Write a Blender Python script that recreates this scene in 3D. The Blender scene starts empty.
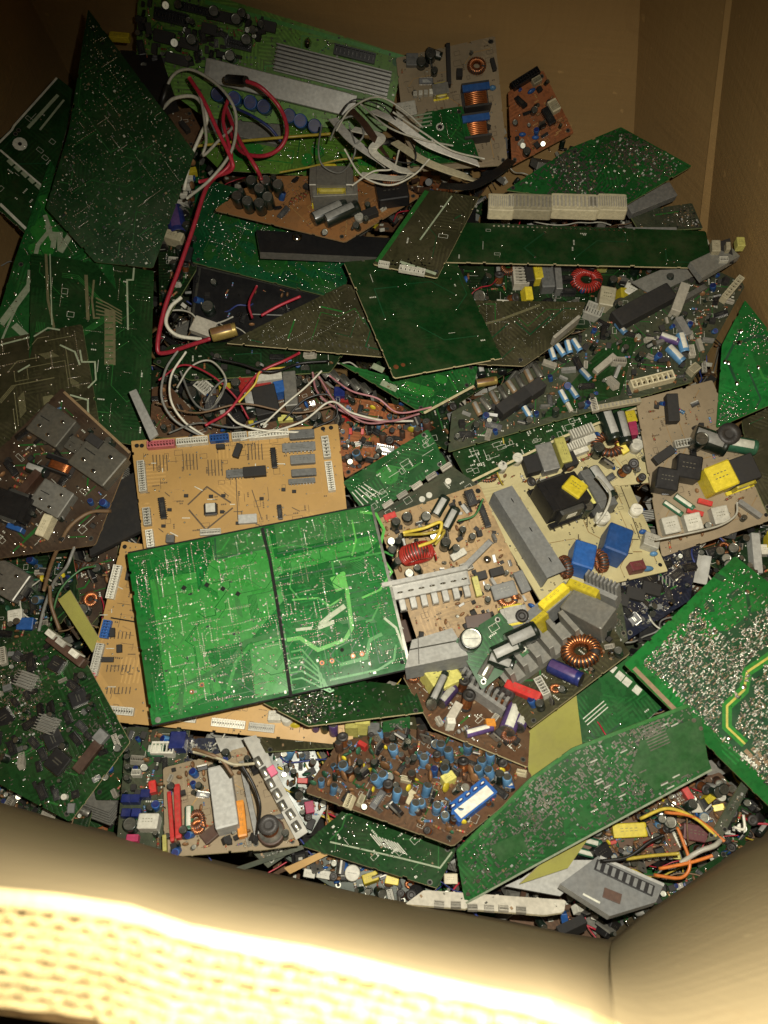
import bpy, math, random
import numpy as np
from mathutils import Matrix, Vector

R = random.Random(7)
scene = bpy.context.scene
COL = scene.collection

# ---------------------------------------------------------------- camera, world, light, exposure
PITCH, FPX = math.radians(64.0), 820.0
SP, CP = math.sin(PITCH), math.cos(PITCH)
CAM = np.array([0.0, 0.0, 1.0])
cam_d = bpy.data.cameras.new('camera')
cam = bpy.data.objects.new('camera', cam_d); COL.objects.link(cam)
cam.location = CAM
cam.rotation_euler = (math.radians(90.0) - PITCH, 0, 0)
cam_d.sensor_fit = 'VERTICAL'; cam_d.sensor_height = 24.0
cam_d.lens = 24.0 * FPX / 1024.0
cam_d.clip_start = 0.01; cam_d.clip_end = 50
cam_d.dof.use_dof = True; cam_d.dof.focus_distance = 1.08
cam_d.dof.aperture_fstop = (cam_d.lens / 1000.0) / 0.0036
scene.camera = cam

world = bpy.data.worlds.new('World'); scene.world = world; world.use_nodes = True
bg = world.node_tree.nodes['Background']
bg.inputs[0].default_value = (1.0, 0.85, 0.62, 1); bg.inputs[1].default_value = 0.006

def ray(px, py):
    u = (512 - py) / FPX; r = (px - 384) / FPX
    return np.array([r, CP + SP * u, -SP + CP * u])
def at_z(px, py, z):
    d = ray(px, py); return CAM + d * ((z - CAM[2]) / d[2])

fl = bpy.data.lights.new('phone_flash', 'SPOT')
fl.energy = 52.0; fl.color = (1.0, 0.94, 0.80); fl.shadow_soft_size = 0.004
fl.spot_size = math.radians(112); fl.spot_blend = 1.0
flo = bpy.data.objects.new('phone_flash', fl); COL.objects.link(flo)
flo.location = (0.042, 0.052, 1.0)
_t = Vector(at_z(485, 715, 0.05)) - flo.location
flo.rotation_euler = _t.to_track_quat('-Z', 'Y').to_euler()

scene.view_settings.view_transform = 'Standard'
scene.view_settings.look = 'None'
scene.view_settings.exposure = 0.0
scene.view_settings.gamma = 1.0
scene.cycles.max_bounces = 5
scene.cycles.diffuse_bounces = 3
scene.cycles.glossy_bounces = 3
scene.cycles.sample_clamp_indirect = 3.0

# ---------------------------------------------------------------- materials
MATS = {}
def new_mat(name):
    m = bpy.data.materials.new(name); m.use_nodes = True
    MATS[name] = m
    return m, m.node_tree, m.node_tree.nodes['Principled BSDF']

def N(nt, typ, **kw):
    n = nt.nodes.new(typ)
    for k, v in kw.items():
        if k.startswith('i_'):
            n.inputs[int(k[2:])].default_value = v
        else:
            setattr(n, k, v)
    return n

def mixc(nt, fac, a, b, blend='MIX'):
    m = nt.nodes.new('ShaderNodeMix'); m.data_type = 'RGBA'; m.blend_type = blend
    for s, v in ((m.inputs[0], fac), (m.inputs[6], a), (m.inputs[7], b)):
        if isinstance(v, bpy.types.NodeSocket): nt.links.new(v, s)
        elif isinstance(v, (int, float)): s.default_value = v
        else: s.default_value = (*v, 1)
    return m.outputs[2]

def math_n(nt, op, a, b=None, c=None):
    m = nt.nodes.new('ShaderNodeMath'); m.operation = op
    for k, v in enumerate((a, b, c)):
        if v is None: continue
        if isinstance(v, bpy.types.NodeSocket): nt.links.new(v, m.inputs[k])
        else: m.inputs[k].default_value = v
    return m.outputs[0]

DUST = (0.13, 0.10, 0.058)

def plain(name, col, rough=0.45, metal=0.0, dirt=0.25, scale=60, spec=0.5, coat=0.0, bump=0.0, trans=0.0):
    """a plastic, metal or ceramic surface with uneven tone and settled dust"""
    m, nt, b = new_mat(name)
    tc = N(nt, 'ShaderNodeTexCoord')
    geo = N(nt, 'ShaderNodeNewGeometry')
    n1 = N(nt, 'ShaderNodeTexNoise'); n1.inputs['Scale'].default_value = scale; n1.inputs['Detail'].default_value = 5
    nt.links.new(geo.outputs['Position'], n1.inputs['Vector'])
    rmp = N(nt, 'ShaderNodeMapRange'); rmp.inputs[1].default_value = 0.42; rmp.inputs[2].default_value = 0.75
    rmp.inputs[3].default_value = 0.0; rmp.inputs[4].default_value = dirt
    nt.links.new(n1.outputs[0], rmp.inputs[0])
    inf = N(nt, 'ShaderNodeObjectInfo')
    var = math_n(nt, 'MULTIPLY_ADD', inf.outputs['Random'], 0.6, 0.55)
    hs = N(nt, 'ShaderNodeHueSaturation'); hs.inputs['Color'].default_value = (*col, 1)
    nt.links.new(var, hs.inputs['Value'])
    c = mixc(nt, rmp.outputs[0], hs.outputs[0], tuple(min(1,0.5*x+0.5*y) for x, y in zip(DUST, col)) if max(col) > .05 else tuple(0.25*x for x in DUST))
    gr = N(nt, 'ShaderNodeTexNoise'); gr.inputs['Scale'].default_value = 240; gr.inputs['Detail'].default_value = 3
    nt.links.new(geo.outputs['Position'], gr.inputs['Vector'])
    gm = N(nt, 'ShaderNodeMapRange'); gm.inputs[1].default_value = 0.35; gm.inputs[2].default_value = 0.7; gm.inputs[3].default_value = 0.80; gm.inputs[4].default_value = 1.06
    nt.links.new(gr.outputs[0], gm.inputs[0])
    c = mixc(nt, 1.0, c, gm.outputs[0], 'MULTIPLY')
    nt.links.new(c, b.inputs['Base Color'])
    b.inputs['Metallic'].default_value = metal
    rr = math_n(nt, 'MULTIPLY_ADD', n1.outputs[0], 0.3, rough - 0.12)
    nt.links.new(rr, b.inputs['Roughness'])
    b.inputs['Specular IOR Level'].default_value = spec
    b.inputs['Coat Weight'].default_value = coat
    b.inputs['Coat Roughness'].default_value = 0.15
    if bump:
        bp = N(nt, 'ShaderNodeBump'); bp.inputs['Strength'].default_value = bump; bp.inputs['Distance'].default_value = 0.001
        nt.links.new(n1.outputs[0], bp.inputs['Height']); nt.links.new(bp.outputs[0], b.inputs['Normal'])
    return m

def board_mat(name, col, tone=1.6, dirt=0.3, rough=0.3, mott=0.45, buses=0.5, cell=38.0, period=0.0046, blotch=0.5):
    """solder-mask surface: uneven mask colour, copper pours and parallel tracks showing through, dust"""
    m, nt, b = new_mat(name)
    tc = N(nt, 'ShaderNodeTexCoord'); P = tc.outputs['Object']
    inf = N(nt, 'ShaderNodeObjectInfo')
    add = N(nt, 'ShaderNodeVectorMath', operation='ADD')
    nt.links.new(P, add.inputs[0])
    cmb = N(nt, 'ShaderNodeCombineXYZ'); nt.links.new(inf.outputs['Random'], cmb.inputs[0]); nt.links.new(inf.outputs['Random'], cmb.inputs[1])
    nt.links.new(cmb.outputs[0], add.inputs[1]); P = add.outputs[0]
    big = N(nt, 'ShaderNodeTexNoise'); big.inputs['Scale'].default_value = 11; big.inputs['Detail'].default_value = 3
    nt.links.new(P, big.inputs['Vector'])
    c1 = tuple(min(1, x * tone) for x in col); c0 = tuple(x * 0.62 for x in col)
    c = mixc(nt, big.outputs[0], c0, tuple(x * 1.25 for x in col))
    vor = N(nt, 'ShaderNodeTexVoronoi', distance='CHEBYCHEV', voronoi_dimensions='2D')
    vor.inputs['Scale'].default_value = cell; vor.inputs['Randomness'].default_value = 0.85
    nt.links.new(P, vor.inputs['Vector'])
    sep = N(nt, 'ShaderNodeSeparateColor'); nt.links.new(vor.outputs['Color'], sep.inputs[0])
    xyz = N(nt, 'ShaderNodeSeparateXYZ'); nt.links.new(P, xyz.inputs[0])
    def stripes(v): return math_n(nt, 'GREATER_THAN', math_n(nt, 'SINE', math_n(nt, 'MULTIPLY', v, 6.2832 / period)), 0.15)
    sx, sy = stripes(xyz.outputs[0]), stripes(xyz.outputs[1])
    dg = stripes(math_n(nt, 'MULTIPLY', math_n(nt, 'ADD', xyz.outputs[0], xyz.outputs[1]), 0.7))
    pick = math_n(nt, 'GREATER_THAN', sep.outputs[0], 0.5)
    st = math_n(nt, 'ADD', math_n(nt, 'MULTIPLY', sx, pick), math_n(nt, 'MULTIPLY', sy, math_n(nt, 'SUBTRACT', 1.0, pick)))
    pk2 = math_n(nt, 'GREATER_THAN', sep.outputs[2], 0.8)
    st = math_n(nt, 'ADD', math_n(nt, 'MULTIPLY', st, math_n(nt, 'SUBTRACT', 1.0, pk2)), math_n(nt, 'MULTIPLY', dg, pk2))
    on = math_n(nt, 'GREATER_THAN', sep.outputs[1], 1.0 - buses)
    c = mixc(nt, math_n(nt, 'MULTIPLY', math_n(nt, 'MULTIPLY', st, on), 0.75), c, c1)
    # solid pours
    vor2 = N(nt, 'ShaderNodeTexVoronoi', distance='CHEBYCHEV', voronoi_dimensions='2D'); vor2.inputs['Scale'].default_value = cell * 0.5
    nt.links.new(P, vor2.inputs['Vector'])
    sep2 = N(nt, 'ShaderNodeSeparateColor'); nt.links.new(vor2.outputs['Color'], sep2.inputs[0])
    pour = math_n(nt, 'GREATER_THAN', sep2.outputs[0], 1.0 - blotch * 0.6)
    c = mixc(nt, math_n(nt, 'MULTIPLY', pour, 0.45), c, c1)
    fm = N(nt, 'ShaderNodeTexNoise'); fm.inputs['Scale'].default_value = 170; fm.inputs['Detail'].default_value = 2; nt.links.new(P, fm.inputs['Vector'])
    fr = N(nt, 'ShaderNodeMapRange'); fr.inputs[1].default_value = 0.52; fr.inputs[2].default_value = 0.60; fr.inputs[4].default_value = mott; nt.links.new(fm.outputs[0], fr.inputs[0])
    c = mixc(nt, fr.outputs[0], c, tuple(x * 0.55 for x in col))
    # dust
    d1 = N(nt, 'ShaderNodeTexNoise'); d1.inputs['Scale'].default_value = 26; d1.inputs['Detail'].default_value = 7; d1.inputs['Roughness'].default_value = 0.65
    nt.links.new(P, d1.inputs['Vector'])
    mr = N(nt, 'ShaderNodeMapRange'); mr.inputs[1].default_value = 0.45; mr.inputs[2].default_value = 0.8; mr.inputs[4].default_value = dirt
    nt.links.new(d1.outputs[0], mr.inputs[0])
    c = mixc(nt, mr.outputs[0], c, DUST)
    nt.links.new(c, b.inputs['Base Color']); b.inputs['Specular IOR Level'].default_value = 0.32
    nt.links.new(math_n(nt, 'MULTIPLY_ADD', d1.outputs[0], 0.35, rough - 0.19), b.inputs['Roughness'])
    bp = N(nt, 'ShaderNodeBump'); bp.inputs['Strength'].default_value = 0.35; bp.inputs['Distance'].default_value = 0.0006
    hh = math_n(nt, 'ADD', math_n(nt, 'MULTIPLY', math_n(nt, 'MULTIPLY', st, on), 0.3), math_n(nt, 'MULTIPLY', big.outputs[0], 2.5))
    nt.links.new(hh, bp.inputs['Height']); nt.links.new(bp.outputs[0], b.inputs['Normal'])
    return m

# board colours: mask, edge
MASK = {
 'green':     ((0.009, 0.108, 0.020), dict(tone=1.55, dirt=0.10, rough=0.27, buses=0.12, blotch=0.6)),
 'greenmid':  ((0.010, 0.072, 0.016), dict(tone=1.6, dirt=0.12, rough=0.32, buses=0.45)),
 'greendark': ((0.008, 0.036, 0.009), dict(tone=1.5, dirt=0.14, rough=0.33, buses=0.45)),
 'greenblack':((0.006, 0.018, 0.006), dict(tone=1.9, dirt=0.10, rough=0.35, buses=0.6)),
 'greenplain':((0.005, 0.032, 0.007), dict(tone=1.15, dirt=0.25, rough=0.4, buses=0.05, blotch=0.2)),
 'teal':      ((0.006, 0.060, 0.020), dict(tone=1.5, dirt=0.08, rough=0.3, buses=0.4)),
 'lime':      ((0.085, 0.195, 0.026), dict(tone=1.5, dirt=0.25, rough=0.4, buses=0.3)),
 'olive':     ((0.030, 0.029, 0.013), dict(tone=1.6, dirt=0.25, rough=0.45, buses=0.5)),
 'oliveflat': ((0.300, 0.290, 0.070), dict(tone=1.05, dirt=0.35, rough=0.5, buses=0.0, blotch=0.0, mott=0.1)),
 'tan':       ((0.410, 0.250, 0.082), dict(tone=1.14, dirt=0.16, rough=0.5, buses=0.12, blotch=0.3, mott=0.07)),
 'creambrown': ((0.340, 0.230, 0.110), dict(tone=1.15, dirt=0.5, rough=0.5, buses=0.2, blotch=0.4)),
 'cream':     ((0.500, 0.440, 0.235), dict(tone=1.1, dirt=0.3, rough=0.5, buses=0.1, blotch=0.2, mott=0.08)),
 'beige':     ((0.280, 0.220, 0.140), dict(tone=1.12, dirt=0.45, rough=0.55, buses=0.1, blotch=0.2, mott=0.12)),
 'brown':     ((0.085, 0.043, 0.021), dict(tone=1.3, dirt=0.4, rough=0.55, buses=0.25)),
 'brownshaded': ((0.042, 0.026, 0.016), dict(tone=1.3, dirt=0.3, rough=0.5, buses=0.25)),  # brown darkened in its colour for the flash falloff at the left
 'rust':      ((0.250, 0.115, 0.040), dict(tone=1.25, dirt=0.4, rough=0.5, buses=0.25, mott=0.2)),
 'orange':    ((0.260, 0.088, 0.032), dict(tone=1.3, dirt=0.25, rough=0.5, buses=0.4)),
 'greygreen': ((0.040, 0.050, 0.030), dict(tone=1.25, dirt=0.4, rough=0.45, buses=0.3)),
 'navy':      ((0.006, 0.009, 0.022), dict(tone=1.6, dirt=0.2, rough=0.35, buses=0.5)),
}
for k, (c, kw) in MASK.items(): board_mat('mask_' + k, c, **kw)
MATS_SPEC = dict(
 edge_green=dict(col=(0.25, 0.30, 0.12), rough=0.6), edge_pale=dict(col=(0.60, 0.52, 0.30), rough=0.6),
 edge_brown=dict(col=(0.30, 0.20, 0.10), rough=0.7),
 track_light=dict(col=(0.026, 0.205, 0.030), rough=0.28, dirt=0.1), track_mid=dict(col=(0.018, 0.12, 0.022), rough=0.3, dirt=0.15),
 track_dark=dict(col=(0.008, 0.060, 0.020), rough=0.35, dirt=0.1), track_pale=dict(col=(0.34, 0.40, 0.27), rough=0.4, dirt=0.3),
 track_tan=dict(col=(0.40, 0.24, 0.08), rough=0.5), track_olive=dict(col=(0.15, 0.14, 0.07), rough=0.4),
 track_lime=dict(col=(0.065, 0.33, 0.040), rough=0.4), track_gold=dict(col=(0.55, 0.48, 0.10), rough=0.35),
 tin=dict(col=(0.78, 0.76, 0.70), rough=0.15, metal=1.0, dirt=0.25), tin_dull=dict(col=(0.34, 0.34, 0.29), rough=0.27, metal=0.85, dirt=0.4),
 silk=dict(col=(0.62, 0.62, 0.52), rough=0.6, dirt=0.2), silk_dark=dict(col=(0.09, 0.06, 0.03), rough=0.6, dirt=0.2),
 hole=dict(col=(0.006, 0.006, 0.005), rough=0.9, dirt=0.0),
 black=dict(col=(0.014, 0.014, 0.015), rough=0.38, dirt=0.12), blackmat=dict(col=(0.02, 0.019, 0.018), rough=0.7, dirt=0.3),
 grey=dict(col=(0.16, 0.165, 0.16), rough=0.55, dirt=0.3), greylight=dict(col=(0.40, 0.40, 0.37), rough=0.5, dirt=0.3),
 greyblue=dict(col=(0.17, 0.20, 0.24), rough=0.5, dirt=0.2),
 alu=dict(col=(0.36, 0.36, 0.34), rough=0.46, metal=0.45, dirt=0.35), alu_dull=dict(col=(0.25, 0.245, 0.215), rough=0.5, metal=0.3, dirt=0.5),
 steel=dict(col=(0.36, 0.35, 0.31), rough=0.38, metal=0.7, dirt=0.5), copper=dict(col=(0.72, 0.27, 0.10), rough=0.3, metal=0.85, dirt=0.1),
 copper_dark=dict(col=(0.32, 0.11, 0.045), rough=0.32, metal=0.6, dirt=0.15), redwire=dict(col=(0.42, 0.035, 0.025), rough=0.3, dirt=0.1, coat=0.5),
 whiteribbon=dict(col=(0.84, 0.82, 0.74), rough=0.4, dirt=0.05), white=dict(col=(0.68, 0.66, 0.56), rough=0.5, dirt=0.15), whitedirty=dict(col=(0.47, 0.44, 0.36), rough=0.55, dirt=0.45),
 ivory=dict(col=(0.60, 0.54, 0.36), rough=0.5, dirt=0.3),
 pink=dict(col=(0.60, 0.16, 0.18), rough=0.5), magenta=dict(col=(0.45, 0.04, 0.12), rough=0.45),
 red=dict(col=(0.50, 0.035, 0.03), rough=0.4), darkred=dict(col=(0.13, 0.03, 0.035), rough=0.4),
 yellow=dict(col=(0.72, 0.58, 0.035), rough=0.4, dirt=0.12), yellowpale=dict(col=(0.62, 0.58, 0.16), rough=0.45, dirt=0.15),
 orange=dict(col=(0.62, 0.24, 0.03), rough=0.4), gold=dict(col=(0.50, 0.36, 0.10), rough=0.35, metal=0.4),
 dirtmetal_shaded=dict(col=(0.115, 0.11, 0.09), rough=0.42, metal=0.4, dirt=0.6), silver=dict(col=(0.38, 0.375, 0.34), rough=0.38, metal=0.35, dirt=0.35), flatgreen=dict(col=(0.006, 0.050, 0.013), rough=0.3, dirt=0.2),  # first metal: dirty, and darkened for the weak flash on the left cans
 blue=dict(col=(0.020, 0.095, 0.32), rough=0.4, dirt=0.15), bluelight=dict(col=(0.10, 0.25, 0.45), rough=0.35, dirt=0.15),
 bluedeep=dict(col=(0.012, 0.022, 0.13), rough=0.35), purple=dict(col=(0.085, 0.05, 0.16), rough=0.35, dirt=0.2),
 brownp=dict(col=(0.075, 0.036, 0.022), rough=0.5, dirt=0.3), amber=dict(col=(0.24, 0.12, 0.05), rough=0.4),
 greenp=dict(col=(0.03, 0.13, 0.07), rough=0.4), smdbrown=dict(col=(0.26, 0.17, 0.09), rough=0.5),
 wirewhite=dict(col=(0.62, 0.60, 0.50), rough=0.4), wirered=dict(col=(0.50, 0.03, 0.055), rough=0.38, dirt=0.08),
 wiregrey=dict(col=(0.22, 0.22, 0.20), rough=0.45), wireblack=dict(col=(0.012, 0.012, 0.012), rough=0.4, dirt=0.1),
 wireyellow=dict(col=(0.55, 0.42, 0.05), rough=0.4), wirepink=dict(col=(0.50, 0.22, 0.24), rough=0.45),
 wireblue=dict(col=(0.03, 0.05, 0.22), rough=0.4), wirebrown=dict(col=(0.20, 0.12, 0.06), rough=0.5), wireorange=dict(col=(0.55, 0.16, 0.03), rough=0.4),
 wiregreen=dict(col=(0.05, 0.20, 0.06), rough=0.4), ferrite=dict(col=(0.045, 0.042, 0.04), rough=0.5, dirt=0.35), tape=dict(col=(0.66, 0.55, 0.06), rough=0.3, coat=0.3, dirt=0.12),
 sleeve=dict(col=(0.010, 0.020, 0.014), rough=0.3, dirt=0.1, coat=0.3), dark_label=dict(col=(0.05, 0.05, 0.045), rough=0.4),
)
for k, kw in MATS_SPEC.items(): plain(k, **kw)
# ---------------------------------------------------------------- mesh builder
class MB:
    def __init__(s): s.v = []; s.f = []; s.m = []; s.n = 0; s.sm = []
    def add(s, verts, faces, mat, smooth=False):
        o = s.n; s.v.extend(tuple(p) for p in verts); s.n += len(verts)
        for f in faces:
            s.f.append(tuple(i + o for i in f)); s.m.append(mat); s.sm.append(smooth)
    def merge(s, other, M):
        A = np.array(other.v, dtype=float).reshape(-1, 3) @ M[:3, :3].T + M[:3, 3]
        o = s.n; s.v.extend(map(tuple, A.tolist())); s.n += len(A)
        s.f.extend(tuple(i + o for i in f) for f in other.f); s.m.extend(other.m); s.sm.extend(other.sm)
    def box(s, x0, y0, z0, x1, y1, z1, mat, bev=0.0):
        if bev <= 0:
            vs = [(x0,y0,z0),(x1,y0,z0),(x1,y1,z0),(x0,y1,z0),(x0,y0,z1),(x1,y0,z1),(x1,y1,z1),(x0,y1,z1)]
            s.add(vs, [(3,2,1,0),(4,5,6,7),(0,1,5,4),(1,2,6,5),(2,3,7,6),(3,0,4,7)], mat)
        else:
            bx, by, bz = bev * abs(x1-x0), bev * abs(y1-y0), bev * abs(z1-z0)
            def ring(i, z): 
                ax, ay = bx * i, by * i
                return [(x0+ax+bx,y0+ay,z),(x1-ax-bx,y0+ay,z),(x1-ax,y0+ay+by,z),(x1-ax,y1-ay-by,z),(x1-ax-bx,y1-ay,z),(x0+ax+bx,y1-ay,z),(x0+ax,y1-ay-by,z),(x0+ax,y0+ay+by,z)]
            vs = ring(0, z0) + ring(0, z1 - bz) + ring(1, z1)
            fs = [tuple(reversed(range(8))), tuple(range(16, 24))]
            for k in (0, 8):
                for i in range(8): fs.append((k+i, k+(i+1)%8, k+8+(i+1)%8, k+8+i))
            s.add(vs, fs, mat)
    def lathe(s, prof, seg=18, c=(0,0,0), axis='z', smooth=True, mats=None):
        """prof: [(r, h, mat)] mat is the one used for the band that starts at this ring"""
        vs = []
        for r, h, _ in prof:
            for i in range(seg):
                a = 2*math.pi*i/seg; x, y = r*math.cos(a), r*math.sin(a)
                p = (x, y, h) if axis == 'z' else ((h, x, y) if axis == 'x' else (y, h, x))
                vs.append((p[0]+c[0], p[1]+c[1], p[2]+c[2]))
        o = s.n; s.v.extend(vs); s.n += len(vs)
        for k in range(len(prof) - 1):
            for i in range(seg):
                j = (i+1) % seg
                s.f.append((o+k*seg+i, o+k*seg+j, o+(k+1)*seg+j, o+(k+1)*seg+i))
                mt = prof[k][2]
                if mats and k in mats and i in mats[k][1]: mt = mats[k][0]
                s.m.append(mt); s.sm.append(smooth)
        s.f.append(tuple(o+i for i in reversed(range(seg)))); s.m.append(prof[0][2]); s.sm.append(False)
        k = len(prof) - 1
        s.f.append(tuple(o+k*seg+i for i in range(seg))); s.m.append(prof[-1][2]); s.sm.append(False)
    def tube(s, pts, r, mat, seg=8, closed=False):
        pts = [np.array(p, dtype=float) for p in pts]; n = len(pts); vs = []; up = np.array([0.13, 0.21, 1.0])
        for i, p in enumerate(pts):
            a = pts[i-1] if (i or closed) else pts[0]; b = pts[(i+1) % n] if (i < n-1 or closed) else pts[-1]
            t = b - a; t = t / (np.linalg.norm(t) + 1e-12)
            u = np.cross(t, up); 
            if np.linalg.norm(u) < 1e-3: u = np.cross(t, np.array([1.0, 0, 0]))
            u /= np.linalg.norm(u); w = np.cross(u, t)
            rr = r[i] if hasattr(r, '__len__') else r
            for k in range(seg):
                an = 2*math.pi*k/seg; vs.append(p + rr*(math.cos(an)*u + math.sin(an)*w))
        fs = []
        for i in range(n if closed else n-1):
            j = (i+1) % n
            for k in range(seg): l = (k+1) % seg; fs.append((i*seg+k, i*seg+l, j*seg+l, j*seg+k))
        s.add(vs, fs, mat, True)
        if not closed:
            o = s.n - len(vs)
            s.f.append(tuple(o+k for k in range(seg))); s.m.append(mat); s.sm.append(False)
            s.f.append(tuple(o+(n-1)*seg+k for k in reversed(range(seg)))); s.m.append(mat); s.sm.append(False)
    def prism(s, poly, z0, z1, mat_top, mat_side=None, mat_bot=None):
        n = len(poly); vs = [(x, y, z0) for x, y in poly] + [(x, y, z1) for x, y in poly]
        s.add(vs, [tuple(range(n, 2*n))], mat_top)
        o = s.n - 2*n
        s.f.append(tuple(o+i for i in reversed(range(n)))); s.m.append(mat_bot or mat_top); s.sm.append(False)
        for i in range(n):
            j = (i+1) % n; s.f.append((o+i, o+j, o+n+j, o+n+i)); s.m.append(mat_side or mat_top); s.sm.append(False)
    def mesh(s, name):
        me = bpy.data.meshes.new(name)
        me.from_pydata(s.v, [], s.f)
        names = []
        idx = {}
        arr = np.empty(len(s.f), dtype=np.int32)
        for i, m in enumerate(s.m):
            if m not in idx: idx[m] = len(names); names.append(m)
            arr[i] = idx[m]
        for m in names: me.materials.append(MATS[m])
        me.polygons.foreach_set('material_index', arr)
        me.polygons.foreach_set('use_smooth', np.array(s.sm, dtype=bool))
        me.update()
        return me
    def obj(s, name, parent=None):
        o = bpy.data.objects.new(name, s.mesh(name)); COL.objects.link(o)
        if parent: o.parent = parent
        return o

def tag(o, label=None, cat=None, group=None, kind=None):
    if label: o['label'] = label
    if cat: o['category'] = cat
    if group: o['group'] = group
    if kind: o['kind'] = kind
    return o
def empty(name, M=None):
    o = bpy.data.objects.new(name, None); COL.objects.link(o); o.empty_display_size = 0.02
    if M is not None: o.matrix_world = M
    return o

def smooth_path(pts, n=8):
    """Catmull-Rom through points"""
    P = [np.array(p, dtype=float) for p in pts]; P = [2*P[0]-P[1]] + P + [2*P[-1]-P[-2]]; out = []
    for i in range(1, len(P)-2):
        for k in range(n):
            t = k/n
            out.append(0.5*((2*P[i]) + (-P[i-1]+P[i+1])*t + (2*P[i-1]-5*P[i]+4*P[i+1]-P[i+2])*t*t + (-P[i-1]+3*P[i]-3*P[i+1]+P[i+2])*t**3))
    out.append(P[-2]); return out

# ---------------------------------------------------------------- component prototypes, each in a unit box, standing on z = 0
PROTO = {}
def p_cap(body, stripe, top='tin_dull'):
    a = MB(); sg = 20
    a.lathe([(0.47,0,body),(0.5,0.03,body),(0.5,0.08,body),(0.46,0.12,body),(0.5,0.16,body),(0.5,0.94,body),(0.47,0.985,body),(0.43,1.0,top),(0.40,0.985,top)], sg,
            mats={k: (stripe, (0,1,2)) for k in (4,)})
    a.box(-0.3,-0.012,0.984,0.3,0.012,0.989,'dark_label')
    return [('capacitor', a)]
def p_lying(body, stripe, end='tin_dull'):
    a = MB()
    a.lathe([(0.42,-0.5,end),(0.47,-0.48,body),(0.5,-0.46,body),(0.5,0.34,body),(0.46,0.38,body),(0.5,0.42,body),(0.46,0.5,'black')], 18, c=(0,0,0.5), axis='x',
            mats={2: (stripe, (3,4,5))})
    return [('capacitor', a)]
def p_toroid(wire, core='ferrite', turns=26, stand=False):
    a = MB()
    Rm, rt = 0.34, 0.15
    ring = [(Rm*math.cos(t), Rm*math.sin(t), 0.5) for t in np.linspace(0, 2*math.pi, 33)[:-1]]
    vs = []
    for t in np.linspace(0, 2*math.pi, 33)[:-1]:
        for u in np.linspace(0, 2*math.pi, 11)[:-1]:
            r = Rm + 0.13*math.cos(u); vs.append((r*math.cos(t), r*math.sin(t), 0.5 + 0.30*math.sin(u)))
    fs = [(i*10+k, ((i+1)%32)*10+k, ((i+1)%32)*10+(k+1)%10, i*10+(k+1)%10) for i in range(32) for k in range(10)]
    a.add(vs, fs, core, True)
    b = MB()
    for i in range(turns):
        t = 2*math.pi*i/turns*0.95
        pts = []
        for u in np.linspace(0, 2*math.pi, 11)[:-1]:
            r = Rm + rt*math.cos(u); tt = t + 0.02*math.sin(u)
            pts.append((r*math.cos(tt), r*math.sin(tt), 0.5 + 0.36*math.sin(u)))
        b.tube(pts, 0.030, wire, 5, closed=True)
    for q in (0.0, 0.12):
        b.tube([(Rm+rt, q, 0.4), (Rm+rt+0.01, q+0.02, 0.2), (Rm+rt, q, 0)], 0.025, wire, 5)
    if stand:
        for mb in (a, b): mb.v = [(x, z - 0.5, y + 0.5) for x, y, z in mb.v]
    return [('toroid_coil', a), ('winding', b)]
def p_transformer(core, tape, bob='black'):
    a = MB()
    a.box(-0.5,-0.36,0.1,-0.34,0.36,1.0,core,0.03); a.box(0.34,-0.36,0.1,0.5,0.36,1.0,core,0.03)
    a.box(-0.338,-0.36,0.84,0.338,0.36,0.995,core); a.box(-0.338,-0.36,0.1,0.338,0.36,0.24,core)
    a.box(-0.48,-0.5,0.0,0.48,-0.38,0.14,bob); a.box(-0.48,0.38,0.0,0.48,0.5,0.14,bob)
    for i in range(5):
        x = -0.4+0.2*i
        a.box(x-0.02,-0.56,0,x+0.02,-0.502,0.06,'tin'); a.box(x-0.02,0.502,0,x+0.02,0.56,0.06,'tin')
    b = MB()
    b.box(-0.31,-0.46,0.26,0.31,0.46,0.82,tape,0.06)
    b.box(-0.325,-0.49,0.24,-0.312,0.49,0.832,bob); b.box(0.312,-0.49,0.24,0.325,0.49,0.832,bob)
    b.box(-0.12,-0.466,0.4,0.12,-0.461,0.65,'white')
    return [('transformer', a), ('tape_winding', b)]
def p_block(mat, top=None, legs=True, mark='silk'):
    a = MB(); a.box(-0.5,-0.5,0.03,0.5,0.5,1,mat,0.05)
    if mark:
        for i in range(2):
            for j in range(4): a.box(-0.28+.14*j,0.12-0.18*i,1.0005,-0.20+.14*j,0.155-0.18*i,1.003,'tin_dull' if mark == 'silk' else 'track_olive')
    return a
def p_relay(mat, mark='silk'): return [('relay', p_block(mat, mark=mark))]
def p_film(mat, mark='silk_dark'): return [('film_capacitor', p_block(mat, mark=mark))]
def p_chip(body='black', n=9):
    a = MB(); a.box(-0.5,-0.36,0.15,0.5,0.36,1,body,0.04)
    a.lathe([(0.035,1.0005,'dark_label'),(0.03,1.003,'dark_label')], 10, c=(-0.4,-0.2,0))
    for i in range(3): a.box(-0.25,0.12-0.13*i,1.0006,0.12+0.1*i,0.15-0.13*i,1.004,'tin_dull')
    for i in range(n):
        x = -0.46 + 0.92*(i+0.5)/n
        for sg in (-1, 1):
            a.box(x-0.015, min(sg*0.37,sg*0.5), 0.0, x+0.015, max(sg*0.37,sg*0.5), 0.4, 'tin')
    return [('chip', a)]
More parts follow.
